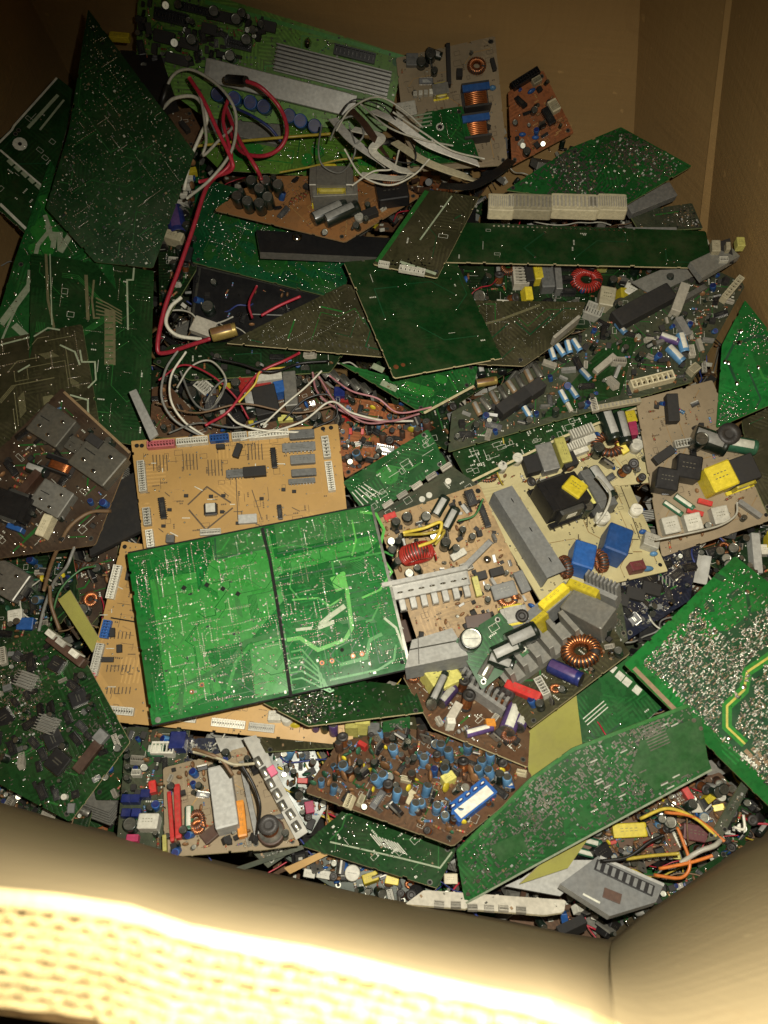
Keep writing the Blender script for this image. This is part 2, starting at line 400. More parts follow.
def p_quad():
    a = MB(); a.box(-0.42,-0.42,0.1,0.42,0.42,1,'black',0.04)
    for i in range(14):
        x = -0.38+0.76*i/13
        for sg in (-1, 1):
            a.box(x-0.012, min(sg*.42,sg*.5), 0, x+0.012, max(sg*.42,sg*.5), 0.3, 'tin'); a.box(min(sg*.42,sg*.5), x-0.012, 0, max(sg*.42,sg*.5), x+0.012, 0.3, 'tin')
    a.box(-0.2,0.05,1.0005,0.22,0.1,1.01,'tin_dull'); a.box(-0.2,-0.08,1.0005,0.15,-0.03,1.01,'tin_dull')
    return [('chip', a)]
def p_conn(mat, n=8):
    a = MB(); b = MB()
    a.box(-0.5,-0.5,0,0.5,0.5,0.35,mat)
    a.box(-0.5,-0.5,0.352,0.5,-0.36,1,mat); a.box(-0.5,0.36,0.352,0.5,0.5,1,mat); a.box(-0.5,-0.358,0.352,-0.5+0.3/n,0.358,1,mat); a.box(0.5-0.3/n,-0.358,0.352,0.5,0.358,1,mat)
    for i in range(1, n):
        x = -0.5+i/n; a.box(x-0.05/n*2,0.502,0.3,x+0.05/n*2,0.56,0.9,mat)
        a.box(x-0.13/n,-0.357,0.353,x+0.13/n,0.357,0.88,mat)
    for i in range(n):
        x = -0.5+(i+0.5)/n; b.box(x-0.1/n,-0.1,0.351,x+0.1/n,0.1,0.8,'tin')
    return [('connector', a), ('pins', b)]
def p_strip(mat, n=12):
    a = MB(); a.box(-0.5,-0.5,0,0.5,0.5,0.9,mat,0.04)
    for i in range(n):
        x = -0.5+(i+0.5)/n; a.box(x-0.22/n,-0.3,0.9005,x+0.22/n,0.3,0.99,'whitedirty')
    return [('connector', a)]
def p_fins(mat='alu', n=7):
    a = MB(); a.box(-0.5,-0.5,0,0.5,0.5,0.3,mat)
    for i in range(n):
        y = -0.5+(i+0.5)/n
        a.box(-0.5,y-0.17/n,0.302,0.5,y+0.17/n,1,mat,0.02)
    return [('heat_sink', a)]
def p_plate(mat='alu'):
    a = MB()
    a.box(-0.5,-0.5,0,0.5,-0.38,1,mat,0.01); a.box(-0.5,-0.378,0.9,0.5,0.5,1,mat)
    for x in (-0.35, 0.0, 0.35):
        a.lathe([(0.03,1.0005,'hole'),(0.028,1.003,'hole')], 10, c=(x,0.1,0)); 
        a.box(x-0.06,-0.376,0.25,x+0.06,-0.2,0.7,'black',0.05)
    return [('heat_sink', a)]
def p_comb(mat='silver', n=8):
    a = MB(); a.box(-0.5,-0.1,0,0.5,0.5,0.55,mat,0.02)
    a.box(-0.5,0.36,0.552,0.5,0.5,1.0,mat)
    for i in range(n):
        x = -0.5+(i+0.5)/n; w = 0.3/n
        a.box(x-w,-0.5,0.3,x+w,-0.105,0.62,mat,0.08); a.box(x-w,-0.5,0.0,x+w,-0.38,0.298,mat)
        a.lathe([(0.30/n,0.5505,'tin'),(0.30/n,0.66,'tin'),(0.2/n,0.76,'tin'),(0.05/n,0.79,'tin')], 8, c=(x,0.1,0))
    return [('heat_sink', a)]
def p_slot(mat='white', n=9):
    a = MB(); a.box(-0.5,-0.5,0,0.5,-0.1,0.6,mat); 
    for i in range(n):
        x = -0.5+(i+0.5)/n
        a.box(x-0.27/n,-0.098,0.0,x+0.27/n,0.5,1.0,mat,0.06)
    return [('heat_sink', a)]
def p_can(mat='steel'):
    a = MB(); a.box(-0.5,-0.5,0,0.5,0.5,1,mat,0.03)
    for (x, y) in ((-0.25,-0.2),(0.2,0.25),(0.1,-0.3)):
        a.lathe([(0.05,1.0005,'tin'),(0.055,1.02,'tin'),(0.03,1.03,'hole')], 10, c=(x,y,0))
    a.box(-0.52,-0.2,0,-0.502,0.2,0.9,mat); a.box(-0.2,0.502,0,0.2,0.52,0.9,mat)
    a.box(-0.4,0.05,1.0006,-0.1,0.08,1.006,'hole')
    return [('shield_can', a)]
def p_res(body='amber', b1='red', b2='gold'):
    a = MB()
    a.lathe([(0.28,-0.32,body),(0.36,-0.28,body),(0.36,-0.2,b1),(0.30,-0.16,b1),(0.30,-0.1,body),(0.30,0.0,b2),(0.30,0.06,body),(0.30,0.17,'black'),(0.36,0.2,body),(0.36,0.28,body),(0.28,0.32,body)], 10, c=(0,0,0.5), axis='x')
    for sg in (-1, 1): a.tube([(sg*0.32,0,0.5),(sg*0.44,0,0.5),(sg*0.49,0,0.4),(sg*0.5,0,0)], 0.05, 'tin', 5)
    return [('resistor', a)]
def p_disc(col):
    a = MB(); pr = []
    for i in range(7):
        t = -math.pi/2 + math.pi*i/6; pr.append((max(0.02, 0.46*math.cos(t)), 0.42*math.sin(t), col))
    a.lathe(pr, 14, c=(0,0,0.56), axis='y')
    for sg in (-1, 1): a.tube([(sg*0.2,0,0.2),(sg*0.22,0,0)], 0.04, 'tin', 5)
    return [('ceramic_capacitor', a)]
def p_coil(wire='copper', core='ferrite'):
    a = MB(); a.lathe([(0.5,0,core),(0.5,0.12,core),(0.22,0.13,core),(0.22,0.87,core),(0.5,0.88,core),(0.5,1,core),(0.2,1.0,core),(0.18,0.9,core)], 18)
    b = MB(); pr = []
    for i in range(9): pr += [(0.41,0.15+0.08*i,wire),(0.45,0.19+0.08*i,wire)]
    b.lathe(pr, 18)
    return [('coil', a), ('winding', b)]
def p_choke(wire='copper', top='blue'):
    a = MB()
    a.box(-0.5,-0.5,0,0.5,-0.42,1,'ferrite'); a.box(-0.5,0.42,0,0.5,0.5,1,'ferrite'); a.box(-0.5,0.15,0.85,0.5,0.415,1,top); a.box(-0.5,-0.415,0,0.5,0.415,0.1,'ferrite')
    b = MB()
    for k, y in enumerate(np.linspace(-0.3, 0.3, 9)):
        b.lathe([(0.40,y-0.032,wire),(0.43,y,wire),(0.40,y+0.032,wire)], 14, c=(0,0,0.42), axis='y')
    return [('choke', a), ('winding', b)]
def p_trans():
    a = MB(); a.box(-0.5,-0.3,0.25,0.5,0.1,0.7,'black',0.04); a.box(-0.5,0.11,0.25,0.5,0.3,1.0,'steel',0.02)
    for x in (-0.3,0,0.3): a.box(x-0.05,-0.12,0,x+0.05,-0.02,0.248,'tin')
    a.box(-0.3,-0.301,0.4,0.3,-0.303,0.45,'silk'); a.lathe([(0.1,0.295,'hole'),(0.1,0.31,'hole')], 10, c=(0,0,0.85), axis='y')
    return [('transistor', a)]
def p_screw():
    a = MB(); a.lathe([(0.5,0,'tin'),(0.5,0.4,'tin'),(0.35,0.8,'tin'),(0.15,0.95,'tin')], 14); a.box(-0.3,-0.05,0.96,0.3,0.05,0.98,'hole'); a.box(-0.05,-0.3,0.981,0.05,0.3,1,'hole')
    return [('screw', a)]
def p_slab(mat):
    a = MB(); a.box(-0.5,-0.5,0,0.5,0.5,1,mat,0.03); return [('bracket', a)]
def p_label(mat):
    a = MB(); a.box(-0.5,-0.5,0,0.5,0.5,1,mat); return [('paper_label', a)]
def p_dip():
    a = MB(); a.box(-0.5,-0.5,0,0.5,0.5,0.75,'blue',0.03)
    a.box(-0.42,-0.42,0.751,0.42,0.08,0.80,'white')
    for i in range(5):
        x = -0.38+0.19*i; a.lathe([(0.07,0.751,'bluedeep'),(0.07,0.9,'bluedeep'),(0.04,0.95,'white')], 10, c=(x,0.27,0))
    return [('connector', a)]
def p_vent():
    a = MB(); a.box(-0.5,-0.5,0,0.5,0.5,1,'black',0.02)
    for i in range(8): x = -0.5+(i+0.5)/8; a.box(x-0.03,-0.4,1.001,x+0.03,0.4,1.06,'grey')
    return [('vent', a)]

DEF = {
 'cap': lambda: p_cap('sleeve','greylight'), 'capblue': lambda: p_cap('blue','bluelight','bluedeep'), 'capsky': lambda: p_cap('bluelight','white'), 'capgreen': lambda: p_cap('greenp','silk'),
 'cappurple': lambda: p_cap('purple','silk'), 'capwhite': lambda: p_cap('white','silk','white'), 'capbrown': lambda: p_cap('brownp','gold'),
 'lying': lambda: p_lying('sleeve','greylight'), 'lyingblue': lambda: p_lying('blue','white'), 'lyingsky': lambda: p_lying('bluelight','white'), 'lyinggold': lambda: p_lying('gold','amber'), 'lyingtan': lambda: p_lying('smdbrown','silver','silver'),
 'lyingpurple': lambda: p_lying('purple','silk'), 'lyingalu': lambda: p_lying('steel','tin_dull','tin'), 'lyingwhite': lambda: p_lying('white','white','white'), 'lyingnavy': lambda: p_lying('bluedeep','purple','black'),
 'lyinggreen': lambda: p_lying('greenp','silk'),
 'tor': lambda: p_toroid('copper'), 'tordark': lambda: p_toroid('copper_dark','ferrite',22), 'torred': lambda: p_toroid('redwire','brownp',30), 'torstand': lambda: p_toroid('copper_dark','ferrite',20,True),
 'torredstand': lambda: p_toroid('redwire','brownp',30,True), 'torglow': lambda: p_toroid('copper','copper_dark',30),
 'xf': lambda: p_transformer('ferrite','tape'), 'xfgrey': lambda: p_transformer('grey','yellowpale'), 'xfyellow': lambda: p_transformer('steel','tape','yellow'), 'xfblack': lambda: p_transformer('black','dark_label'), 'xfblue': lambda: p_transformer('greyblue','blue'),
 'relayblack': lambda: p_relay('black'), 'relaywhite': lambda: p_relay('white','silk_dark'), 'relayyellow': lambda: p_relay('yellow','silk_dark'), 'relaygrey': lambda: p_relay('grey'),
 'filmyellow': lambda: p_film('yellow'), 'filmblue': lambda: p_film('blue',None), 'filmpale': lambda: p_film('yellowpale'), 'filmred': lambda: p_film('red'), 'filmwhite': lambda: p_film('white'), 'filmbrown': lambda: p_film('darkred'),
 'filmorange': lambda: p_film('orange'), 'filmsky': lambda: p_film('bluelight'), 'filmmagenta': lambda: p_film('magenta', None), 'filmdeep': lambda: p_film('bluedeep', None), 'filmgrey': lambda: p_film('greylight'), 'filmivory': lambda: p_film('ivory'),
 'chip': lambda: p_chip(), 'chiplong': lambda: p_chip('black', 14), 'chipgrey': lambda: p_chip('grey', 8), 'quad': p_quad,
 'conn': lambda: p_conn('white', 6), 'connlong': lambda: p_conn('white', 13), 'connpink': lambda: p_conn('pink', 9), 'connblue': lambda: p_conn('blue', 6), 'connblack': lambda: p_conn('black', 10), 'conndirty': lambda: p_conn('whitedirty', 8),
 'connivory': lambda: p_conn('ivory', 8),
 'strip': lambda: p_strip('ivory'), 'stripwhite': lambda: p_strip('whitedirty', 16),
 'fins': p_fins, 'finssilver': lambda: p_fins('silver', 7), 'slabsilver': lambda: p_slab('silver'), 'finsdull': lambda: p_fins('alu_dull', 6), 'plate': p_plate, 'platedull': lambda: p_plate('alu_dull'), 'plategrey': lambda: p_plate('grey'), 'comb': p_comb, 'slot': p_slot, 'slotalu': lambda: p_slot('alu', 9),
 'can': p_can, 'candull': lambda: p_can('alu_dull'), 'candark': lambda: p_can('dirtmetal_shaded'),
 'res': p_res, 'resblue': lambda: p_res('bluelight','red','black'), 'resgrey': lambda: p_res('greylight','brownp','gold'),
 'disc': lambda: p_disc('amber'), 'discblue': lambda: p_disc('blue'), 'discsky': lambda: p_disc('bluelight'), 'discred': lambda: p_disc('red'), 'discyellow': lambda: p_disc('yellow'), 'discgreen': lambda: p_disc('greenp'),
 'coil': p_coil, 'coildark': lambda: p_coil('copper_dark'), 'choke': p_choke, 'chokeblack': lambda: p_choke('copper','black'),
 'trans': p_trans, 'screw': p_screw, 'slabgrey': lambda: p_slab('greylight'), 'slabalu': lambda: p_slab('alu'), 'slabdull': lambda: p_slab('alu_dull'), 'slabblack': lambda: p_slab('blackmat'), 'slabbrown': lambda: p_slab('brownp'), 'slabwhite': lambda: p_slab('whitedirty'),
 'labelwhite': lambda: p_label('white'), 'labelpale': lambda: p_label('whitedirty'), 'dip': p_dip, 'vent': p_vent,
}
def proto(k):
    if k not in PROTO:
        pl = DEF[k](); PROTO[k] = [(n, mb, None) for n, mb in pl]
    return PROTO[k]
PM = {}
def proto_mesh(k, i):
    if (k, i) not in PM: PM[(k, i)] = proto(k)[i][1].mesh(k + '_' + proto(k)[i][0])
    return PM[(k, i)]
# ---------------------------------------------------------------- boards
def inside(poly, x, y):
    c = False; n = len(poly); j = n-1
    for i in range(n):
        xi, yi = poly[i]; xj, yj = poly[j]
        if (yi > y) != (yj > y) and x < (xj-xi)*(y-yi)/(yj-yi)+xi: c = not c
        j = i
    return c
SLOPE = 0.12
def solve_tilt(px4, dz, lam, lim):
    """tilt of a plane through the quad's centre that makes its outline closest to a rectangle, leaning little"""
    cx = sum(p[0] for p in px4)/4; cy = sum(p[1] for p in px4)/4
    best = None
    for gx in np.linspace(-lim, lim, 13):
        for gy in np.linspace(SLOPE-lim, SLOPE+lim, 13):
            c, Q = plane_pts(px4, (cx, cy), dz, (gx, gy)); cost = lam*(gx*gx + (gy-SLOPE)**2)
            for i in range(4):
                a = Q[i-1]-Q[i]; b = Q[(i+1)%4]-Q[i]
                cost += (a@b/(np.linalg.norm(a)*np.linalg.norm(b)))**2
            if best is None or cost < best[0]: best = (cost, gx, gy)
    return best[1], best[2]
def heap_point(px, py, dz):
    d = ray(px, py)  # z = SLOPE*y + dz
    t = (SLOPE*CAM[1] + dz - CAM[2]) / (d[2] - SLOPE*d[1]); return CAM + d*t
def plane_pts(px, cpx, dz, tilt):
    c = heap_point(cpx[0], cpx[1], dz); n = np.array([-tilt[0], -tilt[1], 1.0]); n /= np.linalg.norm(n)
    out = []
    for p in px:
        d = ray(*p); t = (n@(c-CAM))/(n@d); out.append(CAM + d*t)
    return c, out

BOARDS = []
class Board:
    def __init__(s, name, label, px, dz, mask, edge='edge_green', tilt=None, lam=0.5, lim=0.35, cat='circuit board', group=None, thick=0.0021, pr=None, bare=False, base=None, back=None, seed=None, notch=True):
        s.name, s.label, s.cat, s.group, s.bare = name, label, cat, group, bare
        s.r = random.Random(seed if seed is not None else len(BOARDS)*13+5)
        if tilt is None: tilt = solve_tilt(px, dz, lam, lim) if len(px) == 4 else (0.0, SLOPE)
        s.tilt = tilt
        cpx = (sum(p[0] for p in px)/len(px), sum(p[1] for p in px)/len(px))
        c, Q = plane_pts(px, cpx, dz, tilt)
        z = np.array([-tilt[0], -tilt[1], 1.0]); z /= np.linalg.norm(z)
        x = Q[1]-Q[0]; x -= (x@z)*z; x /= np.linalg.norm(x); y = np.cross(z, x)
        s.o, s.x, s.y, s.z = c, x, y, z
        s.M = Matrix(((x[0],y[0],z[0],c[0]),(x[1],y[1],z[1],c[1]),(x[2],y[2],z[2],c[2]),(0,0,0,1)))
        s.poly = [s.loc(*p) for p in px]
        ar = sum(s.poly[i-1][0]*s.poly[i][1]-s.poly[i][0]*s.poly[i-1][1] for i in range(len(px)))/2
        s.area = abs(ar)
        if ar < 0: s.poly = s.poly[::-1]
        s.corner = list(s.poly)
        if cat not in ('circuit board','power board','driver board','tuner board'): notch = False
        if notch and s.area > .002:
            out = []; n = len(s.poly); cx = sum(p[0] for p in s.poly)/n; cy = sum(p[1] for p in s.poly)/n
            for i in range(n):
                a, b = s.poly[i], s.poly[(i+1)%n]; L = math.dist(a, b); ux, uy = (b[0]-a[0])/L, (b[1]-a[1])/L; nx, ny = -uy, ux
                if (cx-a[0])*nx+(cy-a[1])*ny < 0: nx, ny = -nx, -ny
                c = min(s.r.uniform(.0008,.0025), L*.1); out.append((a[0]+ux*c, a[1]+uy*c)); t = s.r.uniform(.012,.04)
                while t < L-.012:
                    w = s.r.uniform(.002,.006); d = s.r.choice((.0008,.0012,.0018,-.0007))
                    k = .0006 if s.r.random() < .6 else -.0002
                    out += [(a[0]+ux*t, a[1]+uy*t), (a[0]+ux*(t+k)+nx*d, a[1]+uy*(t+k)+ny*d), (a[0]+ux*(t+w-k)+nx*d, a[1]+uy*(t+w-k)+ny*d), (a[0]+ux*(t+w), a[1]+uy*(t+w))]; t += w+s.r.uniform(.015,.06)
                out.append((b[0]-ux*c, b[1]-uy*c))
            s.poly = out
        s.mb = MB(); s.mask = 'mask_'+mask if 'mask_'+mask in MATS else mask
        s.mb.prism(s.poly, -thick, 0, s.mask, edge, 'mask_'+back if back else s.mask)
        s.lv = 0; s.comps = []; s.thick = thick; s.px = px; s.taken = []
        if pr: s.print_(**pr)
        BOARDS.append(s)
    def loc(s, px, py):
        d = ray(px, py); t = (s.z@(s.o-CAM))/(s.z@d); p = CAM+d*t-s.o
        return (float(p@s.x), float(p@s.y))
    def scale(s, px, py):
        a = s.loc(px-4, py); b = s.loc(px+4, py); c = s.loc(px, py-4); d = s.loc(px, py+4)
        return 0.5*(math.dist(a,b)+math.dist(c,d))/8
    def level(s): s.lv += 1; return 0.00020 + s.lv*0.0000025
    def ribbon(s, pts, w, mat):
        z = s.level(); n = len(pts); L = []; Rr = []
        for i, p in enumerate(pts):
            a = pts[max(0,i-1)]; b = pts[min(n-1,i+1)]
            def nrm(u, v):
                dx, dy = v[0]-u[0], v[1]-u[1]; l = math.hypot(dx, dy) or 1e-9; return (-dy/l, dx/l)
            n1 = nrm(a, p) if i else nrm(p, b); n2 = nrm(p, b) if i < n-1 else n1
            mx, my = n1[0]+n2[0], n1[1]+n2[1]; l2 = (mx*mx+my*my) or 1e-6; k = w/ l2 if l2 > 0.4 else w/2
            L.append((p[0]+mx*k, p[1]+my*k, z)); Rr.append((p[0]-mx*k, p[1]-my*k, z))
        s.mb.add(L+Rr, [(n+i, n+i+1, i+1, i) for i in range(n-1)], mat)
    def rect(s, x, y, w, h, ang, mat, zt=None):
        z = s.level() if zt is None else zt; c, q = math.cos(ang), math.sin(ang)
        s.mb.add([(x+c*a-q*b, y+q*a+c*b, z) for a, b in ((-w/2,-h/2),(w/2,-h/2),(w/2,h/2),(-w/2,h/2))], [(0,1,2,3)], mat)
    def blob(s, x, y, r, h, mat, seg=7):
        z0 = 0.0002; vs = [(x+r*math.cos(2*math.pi*i/seg), y+r*math.sin(2*math.pi*i/seg), z0) for i in range(seg)]
        vs += [(x+r*.62*math.cos(2*math.pi*i/seg), y+r*.62*math.sin(2*math.pi*i/seg), z0+h*.75) for i in range(seg)] + [(x, y, z0+h)]
        fs = [(i, (i+1)%seg, seg+(i+1)%seg, seg+i) for i in range(seg)] + [(seg+i, seg+(i+1)%seg, 2*seg) for i in range(seg)]
        s.mb.add(vs, fs, mat, True)
    def bit(s, x, y, w, h, t, ang, mat):
        c, q = math.cos(ang), math.sin(ang); z0 = 0.0001
        P = [(x+c*a-q*b, y+q*a+c*b) for a, b in ((-w/2,-h/2),(w/2,-h/2),(w/2,h/2),(-w/2,h/2))]
        s.mb.add([(a,b,z0) for a,b in P]+[(a,b,t) for a,b in P], [(4,5,6,7),(0,1,5,4),(1,2,6,5),(2,3,7,6),(3,0,4,7)], mat)
    def rnd(s, m=0.004):
        xs = [p[0] for p in s.poly]; ys = [p[1] for p in s.poly]
        for _ in range(60):
            x = s.r.uniform(min(xs), max(xs)); y = s.r.uniform(min(ys), max(ys))
            if s.inp(x, y, m): return x, y
        return None
    def inp(s, x, y, m=0.003):
        return all(inside(s.poly, x+a*m, y+b*m) for a, b in ((1,0),(-1,0),(0,1),(0,-1)))
    # -- printed things
    def print_(s, tracks=0, tmat=('track_light',), tw=(0.0008,0.0022), pads=0, pmat='tin', pr=(0.0007,0.0013), smd=0, smats=('tin_dull','black','smdbrown','silk'), silk=0, silkmat='silk', bus=0, pours=0, pourmat=None, clusters=0, holes=2, seg=(0.012,0.05), rowpads=0, patches=0, psz=1.0, patchmat='tin_dull'):
        r = s.r; A = s.area/0.01
        for _ in range(int(pours*A)):
            q = s.rnd(0.008)
            if not q: continue
            w, h = r.uniform(.012,.045), r.uniform(.010,.035); c = min(w,h)*0.3
            pp = [(-w/2+c,-h/2),(w/2-c,-h/2),(w/2,-h/2+c),(w/2,h/2-c),(w/2-c,h/2),(-w/2+c*r.choice([0,1]),h/2),(-w/2,h/2-c),(-w/2,-h/2+c)]
            pp = [(q[0]+a, q[1]+b) for a, b in pp]
            if all(s.inp(*t, 0.002) for t in pp):
                z = s.level(); s.mb.add([(a,b,z) for a,b in pp], [tuple(range(len(pp)))], pourmat or tmat[0])
        occ = set()
        def cells(P, w):
            out = set()
            for u, v in zip(P, P[1:]):
                L = math.dist(u, v); k = max(1, int(L/.0012))
                for i in range(k+1): out.add((int((u[0]+(v[0]-u[0])*i/k)//.0022), int((u[1]+(v[1]-u[1])*i/k)//.0022)))
            return out
        for _ in range(int(tracks*A*2)+int(bus*A*1.6)):
            q = s.rnd(0.005)
            if not q: continue
            d = r.randrange(8); pts = [q]
            for k in range(r.randint(2, 6)):
                L = r.uniform(*seg); a = d*math.pi/4
                pts.append((pts[-1][0]+L*math.cos(a), pts[-1][1]+L*math.sin(a))); d = (d+r.choice((-1,1,-2,2)))%8 if r.random() < .8 else (d+r.choice((-1,1)))%8
            while len(pts) > 1 and not s.inp(*pts[-1], 0.004): pts.pop()
            if len(pts) < 2 or not all(s.inp(*p, 0.003) for p in pts): continue
            mt = r.choice(tmat); w = r.uniform(*tw)
            n = 1 if r.random() < (tracks/(tracks+bus+1e-9)) else r.randint(3, 7)
            w = w if n == 1 else min(w, 0.0012); a0 = r.choice([(1,0),(0,1),(.7,.7),(.7,-.7)])
            mine = set()
            for j in range(n):
                off = 2.1*w*j; Q = [(p[0]+a0[0]*off, p[1]+a0[1]*off) for p in pts]
                if not all(s.inp(*p, .002) for p in Q): break
                cs = cells(Q, w)
                if cs & occ: break
                mine |= cs; s.ribbon(Q, w, mt)
            if not mine: continue
            occ |= mine
            if n == 1 and pmat:
                for p in (pts[0], pts[-1]): s.blob(p[0], p[1], max(w*.8, .0009), .0006, pmat)
        cl = [s.rnd(0.01) for _ in range(max(1, int(clusters*A)))] if clusters else None
        def spot(m=0.003):
            if cl and r.random() < .75:
                c = r.choice(cl)
                if c:
                    for _ in range(8):
                        x, y = r.gauss(c[0], .016), r.gauss(c[1], .016)
                        if s.inp(x, y, m): return x, y
            return s.rnd(m)
        for _ in range(int(rowpads*A)):
            q = spot(0.006)
            if not q: continue
            n = r.randint(4, 14); p = r.choice((.002,.00254,.003)); dx, dy = r.choice(((1,0),(0,1)))
            for j in range(n):
                x, y = q[0]+dx*j*p, q[1]+dy*j*p
                if s.inp(x, y): s.blob(x, y, .0008, .0006, pmat)
        for _ in range(int(pads*A)):
            q = spot()
            if q: s.blob(q[0], q[1], r.uniform(*pr), r.uniform(.0004,.0012), pmat)
        for _ in range(int(patches*A)):
            q = spot()
            if q: s.rect(q[0], q[1], r.uniform(.0012,.0035)*psz, r.uniform(.0007,.0014)*psz, r.choice((0, math.pi/2)), patchmat)
        for _ in range(int(smd*A)):
            q = spot()
            if q:
                w = r.choice((.0012,.0016,.002,.003)); s.bit(q[0], q[1], w, w*r.uniform(.5,.8), r.uniform(.0004,.0012), r.choice((0, math.pi/2)), r.choice(smats))
        for _ in range(int(silk*A)):
            q = s.rnd(0.006)
            if not q: continue
            k = r.random(); a = r.choice((0, math.pi/2))
            if k < .45:
                for j in range(r.randint(2,4)): 
                    x, y = q[0]+j*.0022*math.cos(a), q[1]+j*.0022*math.sin(a)
                    if s.inp(x, y): s.rect(x, y, .0014, .0018, a, silkmat)
            elif k < .8:
                w, h, t = r.uniform(.004,.012), r.uniform(.003,.008), .0004
                for x, y, ww, hh in ((0,h/2,w,t),(0,-h/2,w,t),(w/2,0,t,h),(-w/2,0,t,h)):
                    if s.inp(q[0]+x, q[1]+y): s.rect(q[0]+x, q[1]+y, ww, hh, 0, silkmat)
            else: s.rect(q[0], q[1], r.uniform(.006,.018), .0005, a, silkmat) if s.inp(q[0], q[1], .01) else None
        if holes:
            n = len(s.poly); cx = sum(p[0] for p in s.poly)/n; cy = sum(p[1] for p in s.poly)/n
            for p in s.corner[:int(holes)]:
                d = math.hypot(cx-p[0], cy-p[1]); x = p[0]+(cx-p[0])*.009/d; y = p[1]+(cy-p[1])*.009/d
                z = s.level()
                for rr, mt in ((.0030,'tin_dull'),(.0018,'hole')):
                    z = s.level(); s.mb.add([(x+rr*math.cos(2*math.pi*i/12), y+rr*math.sin(2*math.pi*i/12), z) for i in range(12)], [tuple(range(12))], mt)
    def line(s, pxs, wpx, mat):
        k = s.scale(*pxs[0]); s.ribbon([s.loc(*p) for p in pxs], wpx*k, mat)
    def area_px(s, pxs, mat):
        P = [s.loc(*p) for p in pxs]; ar = sum(P[i-1][0]*P[i][1]-P[i][0]*P[i-1][1] for i in range(len(P)))
        if ar < 0: P = P[::-1]
        z = s.level(); s.mb.add([(a,b,z) for a,b in P], [tuple(range(len(P)))], mat)
    def dot(s, px, py, rpx, mat='hole', seg=12):
        x, y = s.loc(px, py); k = s.scale(px, py)*rpx; z = s.level()
        s.mb.add([(x+k*math.cos(2*math.pi*i/seg), y+k*math.sin(2*math.pi*i/seg), z) for i in range(seg)], [tuple(range(seg))], mat)
    def ang(s, px, py, deg):
        a = s.loc(px, py); t = math.radians(deg); b = s.loc(px+6*math.cos(t), py+6*math.sin(t)); return math.atan2(b[1]-a[1], b[0]-a[0])
    # -- components, all in photo pixels: width along deg, depth across, height off the board
    def put(s, kind, px, py, deg, w, d, h, label=None, lift=0.0, tx=0.0, ty=0.0):
        x, y = s.loc(px, py); k = s.scale(px, py)
        s.comps.append((kind, x, y, s.ang(px, py, deg), w*k, d*k, h*k, label, lift*k, tx, ty)); s.taken.append((x, y, 0.5*max(w, d)*k))
    def row(s, kind, p0, p1, n, deg, w, d, h, jit=0):
        for i in range(n):
            t = i/(n-1) if n > 1 else 0
            s.put(kind, p0[0]+(p1[0]-p0[0])*t+s.r.uniform(-jit,jit), p0[1]+(p1[1]-p0[1])*t+s.r.uniform(-jit,jit), deg+s.r.uniform(-4,4)*(jit>0), w, d, h, tx=s.r.uniform(-.06,.06)*jit, ty=s.r.uniform(-.06,.06)*jit)
    def scatter(s, n, kinds, area=None, m=0.003):
        """kinds: [(kind, weight, w, d, h)] sizes in mm; keeps components apart"""
        ap = [s.loc(*p) for p in area] if area else None; ws = [k[1] for k in kinds]; b = s.ang(s.px[0][0], s.px[0][1], 0); c = 0
        n = int(n*1.9)
        for _ in range(n*14):
            if c >= n: break
            q = s.rnd(m+0.002)
            if not q or (ap and not inside(ap, *q)): continue
            k = s.r.choices(kinds, ws)[0]; f = s.r.uniform(.65,1.55); w, d, h = k[2]*f/1000, k[3]*f/1000, k[4]*f/1000
            rad = 0.5*max(w, d)
            if not s.inp(q[0], q[1], min(w, d)*0.5) or any(math.hypot(q[0]-t[0], q[1]-t[1]) < (rad+t[2])*0.60 for t in s.taken): continue
            a = s.r.choice((0, math.pi/2))+s.r.gauss(0,.22)
            s.comps.append((k[0], q[0], q[1], a, w, d, h, None, 0.0, s.r.gauss(0,.22), s.r.gauss(0,.22))); s.taken.append((q[0], q[1], rad)); c += 1
    def build(s):
        if s.comps:
            root = empty(s.name, s.M); sub = s.mb.obj('substrate', root)
        else:
            root = s.mb.obj(s.name); root.matrix_world = s.M
        tag(root, s.label, s.cat, s.group)
        for kind, x, y, a, w, d, h, label, lift, tx, ty in s.comps:
            T = Matrix.Translation((x, y, 0.0001+lift)) @ Matrix.Rotation(a, 4, 'Z') @ Matrix.Rotation(tx, 4, 'X') @ Matrix.Rotation(ty, 4, 'Y') @ Matrix.Diagonal((w, d, h, 1))
            par = root
            for i, (n, mb, _) in enumerate(proto(kind)):
                o = bpy.data.objects.new(n, proto_mesh(kind, i)); COL.objects.link(o); o.parent = par
                if i == 0: o.matrix_basis = T; par = o
                if i == 0 and label: o['label'] = label
        return root

